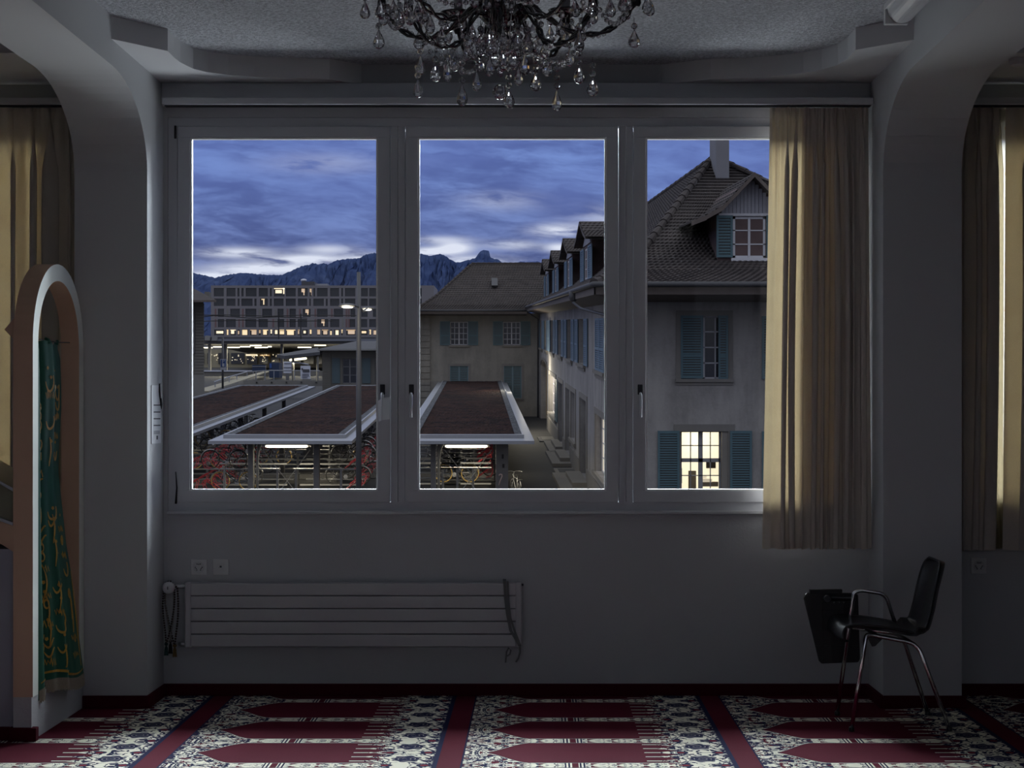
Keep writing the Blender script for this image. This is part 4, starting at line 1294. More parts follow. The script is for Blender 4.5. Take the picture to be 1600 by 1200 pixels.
M['lit'] = emit('lit_room_wall', (1.0,.88,.60), .95)
M['lit_soft'] = emit('lit_room_soft', (1.0,.84,.55), .42)
M['warm_plaster'] = plain('warm_plaster', (.30,.25,.18), .85, var=.08, scale=1)

GT = [(0,0),(.2,.10),(.4,.28),(.7,.64),(1,1)]
def g_(t):
    for (a, b), (c_, d_) in zip(GT, GT[1:]):
        if t <= c_: return b+(d_-b)*(t-a)/(c_-a)
    return 1
def tiles(fn, nr, nc, lift, name, mat, parent, under=.0):
    """courses of roof tiles: each course overlaps the one below and has a scalloped lower edge"""
    mb = MB()
    P = lambda s, t: Vector(E(*fn(s, min(1, max(0, t)))))
    for r in range(nr):
        t0, t1 = r/nr, (r+1)/nr
        rows = []
        for (t, lf) in ((t0, 1.0), (t1, 0.0)):
            ids = []
            for k in range(nc*2+1):
                s_ = k/(nc*2)
                p = P(s_, t)
                du = P(min(1, s_+.01), t)-P(max(0, s_-.01), t); dt = P(s_, t+.02)-P(s_, t-.02)
                n = du.cross(dt)
                if n.length > 0: n.normalize()
                if n.z < 0: n = -n
                q = p+n*(lift*lf*(1.0 if (k+r) % 2 else .55))
                if lf and r > 0 and (k+r) % 2 == 0: q = q+(P(s_, t+.35/nr)-p)
                ids.append(mb.P(q))
            rows.append(ids)
        for k in range(nc*2):
            mb.f.append([rows[0][k], rows[0][k+1], rows[1][k+1], rows[1][k]])
        # butt edge down to the course below
        ids2 = []
        for k in range(nc*2+1):
            p = P(k/(nc*2), t0); ids2.append(mb.P(p-Vector((0,0,.01))))
        for k in range(nc*2):
            mb.f.append([ids2[k], ids2[k+1], rows[0][k+1], rows[0][k]])
    return mb.build(name, M[mat], parent, fix=False)
def slab(mb, a0, a1, h0, h1, d0, d1, holes):
    """wall in (along, out, up) with rectangular holes"""
    xs = sorted({a0, a1, *[q for o in holes for q in (o[0], o[1])]})
    for x0, x1 in zip(xs, xs[1:]):
        hs = sorted([(o[2], o[3]) for o in holes if o[0] <= x0+1e-6 and o[1] >= x1-1e-6])
        z = h0
        for b, t in hs:
            if b > z: mb.box(x0, d0, z, x1, d1, b)
            z = max(z, t)
        if z < h1: mb.box(x0, d0, z, x1, d1, h1)
    return mb
class Fr:
    def __init__(s, root, tf, ks=1.0):
        s.r = root; s.tf = tf; s.k = ks       # ks: stretch of the along direction
    def mb(s): return MB(s.tf)
    def win(s, a0, a1, h0, h1, cols, rows, d=-.15, frame='sash_white', pane='dark_room', fw=.05, parent=None, mid=True, name='window'):
        mb = s.mb(); k = s.k; f = fw*k; w2 = .018
        mb.box(a0, d-.04, h0, a1, d, h0+fw).box(a0, d-.04, h1-fw, a1, d, h1).box(a0, d-.04, h0, a0+f, d, h1).box(a1-f, d-.04, h0, a1, d, h1)
        for i in range(1, cols):
            a = a0+(a1-a0)*i/cols; w_ = (w2*2.2 if (mid and cols % 2 == 0 and i == cols//2) else w2)*k
            mb.box(a-w_, d-.035, h0, a+w_, d, h1)
        for j in range(1, rows):
            h = h0+(h1-h0)*j/rows; mb.box(a0, d-.035, h-w2, a1, d, h+w2)
        o = mb.build(name, M[frame], parent or s.r)
        s.mb().box(a0, d-.06, h0, a1, d-.045, h1).build('pane', M[pane], o)
        return o
    def shutter(s, a0, a1, h0, h1, d=.03, mat='shutter', n=16, rail=.5, hinge=None, ang=0, parent=None, slats=True):
        mb = s.mb(); k = s.k; ref = [mb]
        f = min(.07*k, (a1-a0)*.2)
        def B(x0, d0, z0, x1, d1, z1):
            mb = ref[0]
            if hinge is None: mb.box(x0, d0, z0, x1, d1, z1)
            else:
                c_, s2 = cos(ang), sin(ang)
                pts = []
                for (x, y, z) in ((x0,d0,z0),(x1,d0,z0),(x1,d1,z0),(x0,d1,z0),(x0,d0,z1),(x1,d0,z1),(x1,d1,z1),(x0,d1,z1)):
                    q = x-hinge; y2 = y-d
                    pts.append(mb.P((hinge+q*c_-y2*s2*(1 if a0 >= hinge else -1), d+abs(q)*s2+y2*c_, z)))
                for q in ((0,3,2,1),(4,5,6,7),(0,1,5,4),(1,2,6,5),(2,3,7,6),(3,0,4,7)): mb.f.append([pts[i] for i in q])
        B(a0, d, h0, a0+f, d+.045, h1); B(a1-f, d, h0, a1, d+.045, h1)
        B(a0+f, d, h0, a1-f, d+.045, h0+.09); B(a0+f, d, h1-.09, a1-f, d+.045, h1)
        if rail:
            hr = h0+(h1-h0)*rail; B(a0+f, d, hr-.045, a1-f, d+.045, hr+.045)
        if slats:
            for j in range(n):
                z = h0+.10+(h1-h0-.2)*(j+.5)/n; dz = (h1-h0)/n*.28
                B(a0+f, d+.012, z-dz, a1-f, d+.030, z+dz)
            pass
        else:
            B(a0+f, d+.010, h0+.09, a1-f, d+.028, h1-.09)
        o = mb.build('shutter', M[mat], parent or s.r)
        if slats and parent is None:
            mb = s.mb(); ref[0] = mb; B(a0+f*.9, d-.010, h0+.08, a1-f*.9, d+.004, h1-.08); mb.build('slat_shade_sheet', M['door'], o)  # dark sheet stands in for the shade between slats
        elif slats:
            k0 = len(mb.v); mb = s.mb(); ref[0] = mb; B(a0+f*.9, d-.010, h0+.08, a1-f*.9, d+.004, h1-.08); mb.build('slat_shade_sheet', M['door'], parent)
        return o
house = empty('house', E(8.5, 60, GR), 'old plastered house with tiled hip roof, blue shutters and a lit ground floor window', 'house')
HY, HU = 60.0, 4.4
FF = Fr(house, lambda a, d, h: E(a, HY-d, h))
SF = Fr(house, lambda a, d, h: E(HU-d, a, h), 3.2)
fu = lambda px, Y=HY: EU(px, Y)
fh = lambda py, Y=HY: EH(py, Y)
# --- front openings
w_up = (fu(1064), fu(1137), fh(592), fh(494))
w_lo = (fu(1063), fu(1138), GR+1.2, fh(674))
w_rt = (fu(1225), fu(1300), fh(592), fh(494)); w_rl = (fu(1225), fu(1300), GR+1.2, fh(674))
slab(FF.mb(), HU, 16.5, GR, .80, -.45, 0, [w_up, w_lo, w_rt, w_rl]).build('front_wall', M['render'], house)
FF.win(w_up[0], w_up[1], w_up[2], w_up[3], 4, 4, d=-.20, fw=.045)
FF.shutter(fu(1063.5), fu(1098.5), fh(591), fh(493), d=.0, n=22, rail=.36)
FF.shutter(fu(1122), fu(1137), fh(593), fh(493), d=.05, n=22, rail=.36, mat='shutter')
# light surround, sill
def surround(fr, a0, a1, h0, h1, w_, sill=.10, mat='stone'):
    mb = fr.mb(); k = fr.k
    mb.box(a0-w_*k, 0, h1, a1+w_*k, .03, h1+w_*1.1).box(a0-w_*k, 0, h0, a0, .03, h1).box(a1, 0, h0, a1+w_*k, .03, h1)
    if sill: mb.box(a0-w_*1.1*k, 0, h0-sill, a1+w_*1.1*k, .10, h0).box(a0-w_*k, 0, h0-sill*1.9, a1+w_*k, .04, h0-sill)
    mb.build('window_surround', M[mat], fr.r)
surround(FF, *w_up, .16)
surround(FF, *w_lo, .20)
surround(FF, *w_rt, .16); surround(FF, *w_rl, .2)
for w_ in (w_rt, w_rl):
    FF.win(*w_, 4, 4, d=-.2)
    FF.shutter(w_[0]-.70, w_[0]-.02, w_[2], w_[3], d=.04, n=22, rail=.36)
    FF.shutter(w_[1]+.02, w_[1]+.70, w_[2], w_[3], d=.04, n=22, rail=.36)
# lit ground floor window: glazing bars in front of a lit office
a0, a1, h0, h1 = w_lo[0]+.04, fu(1127), w_lo[2], w_lo[3]
lw = FF.mb(); d = -.25
am = (a0+a1)/2; ht = fh(720)
for x, w_ in ((a0, .03), (am, .07), (a1, .045)): lw.box(x-w_, d-.06, h0, x+w_, d, h1)
for x in ((a0+am)/2+.0, (am+a1)/2): lw.box(x-.014, d-.05, h0, x+.014, d, h1)
lw.box(a0, d-.06, h1-.04, a1, d, h1).box(a0, d-.06, ht-.06, a1, d, ht+.06)
for z in (fh(697), fh(744)): lw.box(a0, d-.05, z-.014, a1, d, z+.014)
lwin = lw.build('lit_window', M['sash_grey'], house)
FF.mb().box(a1+.02, d-.3, h0, w_lo[1], -.02, h1).build('window_reveal', M['stone_pale'], house)
FF.mb().box(a0, -1.6, h0-.3, a1+.3, -1.55, h1+.2).build('office_wall', M['lit'], lwin)
mb = FF.mb().box(fu(1112), -1.5, fh(737), fu(1127), -1.4, fh(722)).box(fu(1066), -1.3, fh(760), fu(1072), -1.2, fh(736)).box(fu(1067), -1.5, fh(711), fu(1069), -1.45, fh(697))
mb.build('office_cabinet', M['door'], lwin)
FF.mb().box(fu(1082), -1.2, GR+1.0, fu(1094), -1.1, fh(740)).box(fu(1097), -1.1, fh(764), fu(1128), -.9, fh(757)).build('desk', M['warm_plaster'], lwin)
FF.mb().box(fu(1099), -1.1, fh(757), fu(1118), -.9, fh(752)).box(fu(1104), -1.1, fh(752), fu(1110), -1.0, fh(748)).build('papers', M['lit_soft'], lwin)
FF.shutter(fu(1027.5), fu(1061.5), GR+1.2, fh(673), d=.03, n=26, rail=0)
FF.shutter(fu(1140.5), fu(1174.5), GR+1.2, fh(673), d=.03, n=26, rail=0)
L = bpy.data.lights.new('office_lamp', 'POINT'); L.energy = 14; L.color = (1,.88,.62); L.shadow_soft_size = .2
lo = bpy.data.objects.new('office_lamp', L); COL.objects.link(lo); lo.location = E(am, HY+.9, h1-.3)

# --- yard side: upper windows
ypx = lambda px: 3000*HU/(px-748)
SW_ = [69.6, 82.0, 92.9, 103.8, 114.7, 125.6, 135.0]
hS0, hS1 = -1.74, .18
holes = [(y-2.5, y+2.5, hS0, hS1) for y in SW_]
doors = [('win', ypx(948), ypx(931), -5.55, -3.38), ('door', ypx(916.5), ypx(906.5), GR+.25, -3.2), ('win', ypx(899), ypx(892.5), -5.45, -3.22), ('door', ypx(890.5), ypx(884.5), GR+.35, -3.22),
         ('door', ypx(879.5), ypx(873), GR+.25, -3.2), ('win', ypx(868.5), ypx(858.5), -5.5, -3.15)]
arch_ = (ypx(855), ypx(845), GR, -2.5)
holes += [d_[1:] for d_ in doors]+[arch_]
slab(SF.mb(), HY, 139, GR, .72, -.35, 0, holes).build('side_wall', M['render'], house)
for i, y in enumerate(SW_):
    if i == 0:
        SF.shutter(y-2.5, y-.05, hS0, hS1, d=.0, mat='shutter_side', n=22, rail=.42)
        SF.shutter(y+.05, y+2.5, hS0, hS1, d=.0, mat='shutter_side', n=22, rail=.42)
    else:
        SF.win(y-2.3, y+2.3, hS0, hS1, 2, 4, d=-.22, frame='sash_grey')
        SF.shutter(y-4.9, y-2.5, hS0, hS1, d=.03, mat='shutter_side', n=22, rail=.42)
        SF.shutter(y+2.5, y+4.9, hS0, hS1, d=.03, mat='shutter_side', n=22, rail=.42)
    mb = SF.mb().box(y-3.0, 0, hS0-.12, y+3.0, .12, hS0).box(y-2.7, 0, hS0-.26, y+2.7, .05, hS0-.12)
    mb.build('window_sill', M['stone_pale'], house)
for kind, y0, y1, z0, z1 in doors:
    SF.mb().box(y0-.6, 0, z1, y1+.6, .035, z1+.22).box(y0-.6, 0, z0, y0, .035, z1).box(y1, 0, z0, y1+.6, .035, z1).build('door_surround', M['stone_pale'], house)
    if kind == 'door':
        dr = SF.mb().box(y0, -.30, z0, y1, -.24, z1-.75).build('door', M['door'], house)
        SF.mb().box(y0+.3, -.24, z0+.15, y1-.3, -.225, z0+1.0).box(y0+.3, -.24, z0+1.2, y1-.3, -.225, z1-.9).build('door_panel', M['door'], dr)
        SF.win(y0, y1, z1-.75, z1, 2, 1, d=-.25, frame='sash_grey', parent=dr)
    else:
        SF.win(y0, y1, z0, z1, 2, 4, d=-.22, frame='sash_white', pane='net' if y0 > 100 else 'lit_soft' if y0 < 75 else 'dark_room')
        SF.mb().box(y0-.7, 0, z0-.14, y1+.7, .12, z0).build('window_sill', M['stone_pale'], house)
SF.shutter(doors[5][1]-3.4, doors[5][1]-.2, -5.5, -3.15, d=.04, n=18, rail=.42)
# arched passage near the inner corner
ya0, ya1 = arch_[0], arch_[1]
mb = SF.mb()
ring_o = [(( ya0+ya1)/2-(ya1-ya0)/2*1.12*cos(pi*i/14), -2.95+.62*sin(pi*i/14)) for i in range(15)]
ring_i = [((ya0+ya1)/2-(ya1-ya0)/2*cos(pi*i/14), -2.95+.45*sin(pi*i/14)) for i in range(15)]
for i in range(14):
    mb.quad((ring_o[i][0], .04, ring_o[i][1]), (ring_o[i+1][0], .04, ring_o[i+1][1]), (ring_i[i+1][0], .04, ring_i[i+1][1]), (ring_i[i][0], .04, ring_i[i][1]))
mb.build('arch_moulding', M['stone_pale'], house)
SF.mb().box(ya0, -1.5, GR, ya1, -1.4, -2.5).box(ya1-.1, -1.5, GR, ya1, -.35, -2.5).build('passage_wall', M['warm_plaster'], house)
mb = SF.mb()
for i in range(14):
    mb.box(min(ring_i[i][0], ring_i[i+1][0]), -.3, min(ring_i[i][1], ring_i[i+1][1]), max(ring_i[i][0], ring_i[i+1][0]), -.02, -2.5)
mb.build('arch_spandrel', M['render'], house)
# plinth and door steps
mb = SF.mb(); zc = sorted([(d_[1], d_[2]) for d_ in doors if d_[0] == 'door']+[(arch_[0], arch_[1])])
p0 = HY
for a, b in zc+[(139, 139)]:
    if a-.6 > p0: mb.box(p0, 0, GR, a-.6, .05, GR+.85)
    p0 = b+.6
mb.build('plinth', M['stone'], house)
for y0, y1, dd in ((doors[1][1]-2.5, doors[1][2]+1.5, 1.15), (doors[3][1]-2.5, doors[3][2]+2.5, .95), (doors[4][1]-2, doors[4][2]+2, .75)):
    SF.mb().box(y0, .0, GR, y1, dd, GR+.16).build('door_step', M['stone_pale'], house)
    SF.mb().box(y0+1.4, .0, GR+.16, y1-1.4, dd*.55, GR+.33).build('door_step', M['stone_pale'], house)
for px0_, px1_ in ((881,866),(866.5,853.5)):
    pass
for y0, y1 in ((84.2, 88.6), (109, 113)):
    SF.mb().box(y0, 0, GR, y1, .95, GR+.07).build('cellar_kerb', M['stone_pale'], house)
    SF.mb().box(y0+.6, 0, GR+.07, y1-.6, .78, GR+.085).build('cellar_grating', M['rubber'], house)
# wall lamp washing the plaster by the passage
L = bpy.data.lights.new('passage_lamp', 'POINT'); L.energy = 560; L.color = (1,.90,.68); L.shadow_soft_size = .15
lo = bpy.data.objects.new('passage_lamp', L); COL.objects.link(lo); lo.location = E(HU-1.5, 119, -3.5)
L = bpy.data.lights.new('passage_inner_lamp', 'POINT'); L.energy = 40; L.color = (1,.86,.6); L.shadow_soft_size = .15
lo = bpy.data.objects.new('passage_inner_lamp', L); COL.objects.link(lo); lo.location = E(HU+.8, (ya0+ya1)/2, -3.2)

# --- eaves, gutters, pipes
UE, YE, HE = 3.46, 57.6, 1.17
mb = MB(E)
mb.poly([(UE, YE, .86), (17, YE, .86), (17, HY, .66), (HU, HY, .66)]).poly([(UE, YE, .86), (UE, 139, .86), (HU, 139, .66), (HU, HY, .66)])
mb.box(UE, YE, .86, 17, YE+.15, HE-.03).box(UE, YE, .86, UE+.05, 139, HE-.03)
mb.build('eave', M['eave_wood'], house, fix=False)
MB(E).tube([(17, YE-.2, HE-.01), (UE-.03, YE-.2, HE-.01), (UE-.06, YE, HE-.01), (UE-.06, 138, HE-.01)], .085, 8).build('gutter', M['gutter'], house, smooth=True)
MB(E).tube([(UE-.06, 68.9, HE-.03), (UE-.06, 68.9, .75), (UE+.15, 67.6, .52), (HU-.12, 62.2, .22), (HU-.1, 60.6, .05), (HU-.1, 60.4, GR)], .055, 8).lathe([(.16,HE-.02),(.16,HE-.3),(.06,HE-.42)], (UE-.06, 68.9, 0), 8).build('downpipe', M['gutter'], house, smooth=True)
MB(E).tube([(UE-.05, 136.5, HE-.03), (UE+.05, 136.8, .75), (HU-.14, 137.5, .30), (HU-.16, 137.6, GR)], .065, 8).build('downpipe', M['gutter'], house, smooth=True)

# --- roof
UA, YA, HA = 8.61, 71.0, 6.03
def front_face(s, t):
    uL = UE+(UA-UE)*t; uR = 17-(17-8.9)*t
    return (uL+(uR-uL)*s, YE+(YA-YE)*t, HE+(HA-HE)*g_(t))
def side_face(s, t):
    y0 = YE+(YA-YE)*t; y1 = 137+13*t
    return (UE+(UA-UE)*t, y0+(y1-y0)*s, HE+(HA-HE)*g_(t))
tiles(front_face, 46, 56, .07, 'front_roof', 'tile', house)
tiles(side_face, 40, 90, .06, 'side_roof', 'tile', house)
MB(E).quad((UA, YA, HA), (UA, 150, HA), (17, 150, HE), (17, YE, HE)).build('rear_roof', M['tile'], house)
mb = MB()
for k in range(24):
    t = k/24; t2 = t+.05
    p = Vector(E(UE+(UA-UE)*t, YE+(YA-YE)*t, HE+(HA-HE)*g_(t)+.04)); q = Vector(E(UE+(UA-UE)*t2, YE+(YA-YE)*t2, HE+(HA-HE)*g_(min(1, t2))+.04))
    mb.tube([p, q], [.15, .10], 8)
for k in range(40):
    y = YA+k*2.0
    mb.tube([E(UA, y, HA+.02), E(UA, y+2.2, HA+.02)], [.14,.11], 8)
for k in range(20):
    t = k/20; t2 = t+.06
    p = Vector(E(17-8.1*t, YE+(YA-YE)*t, HE+(HA-HE)*g_(t)+.04)); q = Vector(E(17-8.1*t2, YE+(YA-YE)*t2, HE+(HA-HE)*g_(min(1, t2))+.04))
    mb.tube([p, q], [.13, .09], 8)
mb.build('hip_tiles', M['tile'], house)
ch_ = MB(E).box(8.53, 69.0, 3.9, 9.0, 70.9, 8.2).build('chimney', M['chimney'], house)
MB(E).prism([(68.7,4.05),(71.2,5.1),(71.2,5.35),(68.7,4.3)], 0, 8.46, 9.07).build('chimney_flashing', M['cheek'], ch_)

# --- big dormer on the front
YD = 61.3
dm = MB(E)
dm.prism([(7.62,1.6),(9.78,1.6),(9.78,3.52),(7.62,3.52)], 1, YD, YD+5.5).prism([(7.62,3.5),(9.78,3.5),(9.1,4.35),(8.7,4.62),(8.3,4.35)], 1, YD+.02, YD+6)
dorm = dm.build('dormer', M['cheek'], house)
mb = MB(E)
nb_ = 16
for i in range(nb_):
    x0_, x1_ = 7.75+1.9*i/nb_, 7.75+1.9*(i+1)/nb_-.012
    xm = (x0_+x1_)/2; ztop = 4.60-abs(xm-8.7)*1.06
    mb.box(x0_, YD-.06, 3.47, x1_, YD-.01, ztop)
mb.build('gable_boards', M['board'], dorm)
MB(E).box(7.66, YD-.10, 3.42, 9.75, YD-.01, 3.50).box(8.05, YD-.16, 1.98, 9.22, YD-.01, 2.08).build('dormer_trim', M['sash_white'], dorm)
DF = Fr(dorm, lambda a, d, h: E(a, YD-d, h))
o = DF.win(8.11, 9.15, 2.08, 3.40, 2, 3, d=.02, fw=.075, pane='net', mid=True)
DF.mb().box(8.60, -.01, 2.08, 8.66, .03, 3.40).build('centre_post', M['sash_white'], o)
DF.shutter(7.58, 8.10, 2.10, 3.44, d=.06, n=12, rail=0, parent=dorm)
DF.shutter(9.17, 9.69, 2.10, 3.44, d=.06, n=12, rail=0, parent=dorm)
BP = [(8.72, 4.76), (8.25, 4.25), (7.75, 3.72), (7.2, 3.40), (6.72, 3.20)]
def ybk(h):
    for i in range(200):
        t = i/200
        if HE+(HA-HE)*g_(t) >= h: return YE+(YA-YE)*t
    return YA
def seg(P, s):
    x = s*(len(P)-1); k = min(int(x), len(P)-2); f = x-k
    return (P[k][0]+(P[k+1][0]-P[k][0])*f, P[k][1]+(P[k+1][1]-P[k][1])*f)
for sgn in (1, -1):
    def dr_(s, t, sgn=sgn):
        u, h = seg(BP, 1-t)
        if sgn < 0: u = 8.72+(8.72-u)
        y0 = YD-.65; return (u, y0+(ybk(h)+.4-y0)*s, h)
    tiles(dr_, 13, 12, .05, 'dormer_roof', 'tile', dorm)
mb = MB(E)
for sgn in (1, -1):
    for k in range(len(BP)-1):
        a, b = BP[k], BP[k+1]
        if sgn < 0: a, b = (17.44-a[0], a[1]), (17.44-b[0], b[1])
        mb.poly([(a[0], YD-.66, a[1]+.02), (b[0], YD-.66, b[1]+.02), (b[0], YD-.66, b[1]-.12), (a[0], YD-.66, a[1]-.14)])
        mb.poly([(a[0], YD-.66, a[1]-.13), (b[0], YD-.66, b[1]-.11), (b[0], ybk(b[1]), b[1]-.11), (a[0], ybk(a[1]), a[1]-.13)])
mb.build('barge_board', M['eave_wood'], dorm, fix=False)

# --- four dormers looking onto the yard
def side_dormer(yc, k):
    ua = 4.45
    root = MB(E).prism([(yc-3.1,1.4),(yc+3.1,1.4),(yc+3.1,3.55),(yc-3.1,3.55)], 0, ua+.35, 8.2).prism([(yc-3.1,3.5),(yc+3.1,3.5),(yc,4.25)], 0, ua+.37, 8.2).build('side_dormer', M['cheek'], house)
    fr = Fr(root, lambda a, d, h: E(ua+.35-d, a, h), 3.2)
    fr.win(yc-1.6, yc+1.6, 1.95, 3.30, 2, 3, d=.02, frame='sash_white', pane='net', fw=.07)
    fr.mb().prism([(yc-2.6,3.48),(yc+2.6,3.48),(yc,4.15)], 1, 0, .03) .build('gable_board', M['board'], root) if False else MB(E).prism([(yc-3.0,3.46),(yc+3.0,3.46),(yc,4.2)], 0, ua+.31, ua+.36).build('gable_board', M['board'], root)
    fr.shutter(yc-4.4, yc-1.7, 1.9, 3.34, d=.05, mat='shutter_side', n=14, rail=0, parent=root)
    fr.shutter(yc+1.7, yc+4.4, 1.9, 3.34, d=.05, mat='shutter_side', n=14, rail=0, parent=root)
    PR = [(yc, 4.5), (yc-2.6, 3.95), (yc-5.0, 3.60)]
    def ub(h):
        for i in range(200):
            t = i/200
            if HE+(HA-HE)*g_(t) >= h: return UE+(UA-UE)*t
        return UA
    for sgn in (1, -1):
        def f_(s, t, sgn=sgn):
            y, h = seg(PR, 1-t)
            if sgn < 0: y = 2*yc-y
            return (ua+(ub(h)+.2-ua)*s, y, h)
        tiles(f_, 8, 14, .05, 'dormer_roof', 'tile', root)
    mb = MB(E)
    for sgn in (1, -1):
        for a, b in zip(PR, PR[1:]):
            if sgn < 0: a, b = (2*yc-a[0], a[1]), (2*yc-b[0], b[1])
            mb.poly([(ua-.02, a[0], a[1]), (ua-.02, b[0], b[1]), (ua-.02, b[0], b[1]-.14), (ua-.02, a[0], a[1]-.16)])
            mb.poly([(ua-.02, a[0], a[1]-.12), (ua-.02, b[0], b[1]-.10), (7.0, b[0], b[1]-.10), (7.2, a[0], a[1]-.12)])
    mb.build('barge_board', M['eave_wood'], root, fix=False)
for k, yc in enumerate((84.8, 101.5, 118.5, 134.5)): side_dormer(yc, k)

# ------------------------------------------------------------------ far wing across the end of the yard
wing = empty('house', E(0, 139, GR), 'far plastered wing with four windows across the end of the yard', 'house')
WF = Fr(wing, lambda a, d, h: E(a, 139-d, h))
wu = lambda px: EU(px, 139)
wh = lambda py: EH(py, 139)
ho = [(wu(703.5), wu(731), wh(539), wh(503)), (wu(786), wu(813), wh(539), wh(503)), (wu(703), wu(732), wh(625), wh(572)), (wu(787), wu(815), wh(622), wh(572))]
slab(WF.mb(), wu(654), HU+.3, GR, .72, -.4, 0, ho).build('front_wall', M['render_far'], wing)
mb = WF.mb()
z = GR
while z < .6:
    mb.box(wu(654)-.05, -.1, z+.03, wu(672), .06, z+.42); z += .45
mb.build('quoins', M['render_far'], wing)
for i in (0, 1):
    a0, a1, h0, h1 = ho[i]
    o = WF.win(a0, a1, h0, h1, 4, 4, d=-.18, fw=.05)
    w_ = a1-a0
    WF.shutter(a0-w_*.58, a0-.02, h0-.02, h1+.04, d=.03, n=18, rail=.42); WF.shutter(a1+.02, a1+w_*.58, h0-.02, h1+.04, d=.03, n=18, rail=.42)
    WF.mb().box(a0-.1, 0, h0-.14, a1+.1, .12, h0).build('window_sill', M['stone_pale'], wing)
    if i == 0:
        mb = WF.mb()
        for (px_, py_) in ((711,503.5),(716,504.5),(720,508),(726,505)): mb.box(wu(px_)-.045, -.9, wh(py_)-.04, wu(px_)+.045, -.85, wh(py_)+.04)
        WF.mb().box(a0, -.235, h0, a1, -.225, h1)
    surround(WF, *ho[i], .10, sill=0)
for i in (2, 3):
    a0, a1, h0, h1 = ho[i]; am_ = (a0+a1)/2
    WF.shutter(a0+.02, am_-.01, h0, h1, d=-.10, n=18, rail=.42); WF.shutter(am_+.01, a1-.02, h0, h1, d=-.10, n=18, rail=.42)
    surround(WF, *ho[i], .16, sill=.12, mat='stone')
HWY, HWE, HWR = 137.0, .96, 4.62
def wing_face(s, t):
    uL = -4.93+4.38*t; uR = UE+(UA-UE)*t
    return (uL+(uR-uL)*s, HWY+13*t, HWE+(HWR-HWE)*g_(t))
def wing_left(s, t):
    return (-4.93+4.38*t, HWY+13*t+(26-13*t)*s, HWE+(HWR-HWE)*g_(t))
tiles(wing_face, 30, 44, .05, 'roof', 'tile_far', wing)
tiles(wing_left, 20, 12, .05, 'hip_roof', 'tile_far', wing)
mb = MB()
for k in range(20):
    t = k/20; t2 = t+.06
    mb.tube([E(-4.93+4.38*t, HWY+13*t, HWE+(HWR-HWE)*g_(t)+.03), E(-4.93+4.38*t2, HWY+13*t2, HWE+(HWR-HWE)*g_(min(1,t2))+.03)], [.12,.08], 7)
for k in range(22): mb.tube([E(-.55+.42*k, 150, HWR+.02), E(-.55+.42*(k+1.1), 150, HWR+.02)], [.12,.09], 7)
mb.build('ridge_tiles', M['tile_far'], wing)
MB(E).poly([(-4.93,HWY,.70),(UE,HWY,.70),(UE,139,.55),(-4.93,139,.55)]).box(-4.93,HWY,.66,UE,HWY+.2,.92).build('eave', M['eave_wood'], wing, fix=False)
MB(E).tube([(-4.98,HWY-.2,.90),(UE,HWY-.2,.90)], .07, 8).build('gutter', M['gutter'], wing, smooth=True)
p0 = wing_face(.40, .50)
tS = .62
sk = MB(E).prism([(HWY+13*.56-.3, HWE+(HWR-HWE)*g_(.56)+.02), (HWY+13*.70-.3, HWE+(HWR-HWE)*g_(.70)+.02), (HWY+13*.70-.5, HWE+(HWR-HWE)*g_(.70)+.14), (HWY+13*.56-.5, HWE+(HWR-HWE)*g_(.56)+.14)], 0, EU(768,145), EU(777.5,145)).build('skylight', M['gutter'], wing)
# ------------------------------------------------------------------ station, kiosk, hotel, mountains
M['concrete'] = plain('concrete', (.19,.185,.175), .85, var=.12, scale=.8)
M['station_wall'] = plain('station_wall', (.30,.27,.19), .7, var=.1, scale=.5)
M['train_glass'] = plain('train_windows', (.02,.02,.02), .1, var=.5, scale=.6)
M['canopy'] = plain('canopy_edge', (.055,.055,.065), .5)
M['canopy_strip'] = plain('canopy_strip', (.17,.18,.22), .4, .3)
M['kiosk'] = plain('kiosk_plaster', (.15,.143,.13), .9, var=.12, scale=.8)
M['kiosk_roof'] = plain('kiosk_roof', (.05,.049,.052), .7, var=.15, scale=1)
M['kiosk_shutter'] = plain('kiosk_shutter', (.075,.115,.14), .7, var=.15, scale=2)
M['sign_blue'] = plain('sign_blue', (.02,.07,.26), .4)
M['sign_white'] = plain('sign_white', (.55,.57,.66), .5)
M['blue_door'] = plain('blue_door', (.012,.028,.075), .5)
M['hotel'] = plain('hotel_concrete', (.20,.19,.21), .8, var=.06, scale=.1)
M['hotel_glass'] = plain('hotel_glass', (.025,.028,.035), .15, var=.4, scale=.15)
M['salmon'] = plain('salmon_panel', (.17,.10,.105), .8)
M['warm1'] = emit('warm_window', (1.0,.72,.34), .85)
M['warm2'] = emit('amber_window', (1.0,.62,.26), .45)
M['warm3'] = emit('pale_window', (1.0,.82,.50), .95)
M['tube2'] = emit('platform_tube', (1.0,.92,.66), 2.6)
m, T = new_mat('hazed_mountain'); M['mountain'] = m
v = T.coord('Object'); X, Y, Z = T.sep(v)
n = T.noise(T.comb(X*.012, Y*.012, Z*.005), 1.0, 6, .65); n2 = T.noise(v, .03, 5, .7)
c = T.mix(T.step(.38, .68, n*.6+n2*.4), (.040,.062,.150), (.068,.098,.200))  # aerial haze is mixed into this blue base colour
put(T, 'Base Color', c); put(T, 'Roughness', 1); put(T, 'Specular IOR Level', 0)

def EP(px, py, Y): return PW(px, py, Y)
def pbox(mb, x0, y0, x1, y1, Y, t):
    a = PW(x0, y1, Y); b = PW(x1, y0, Y)
    return mb.box(a[0], Y, a[2], b[0], Y+t, b[2])
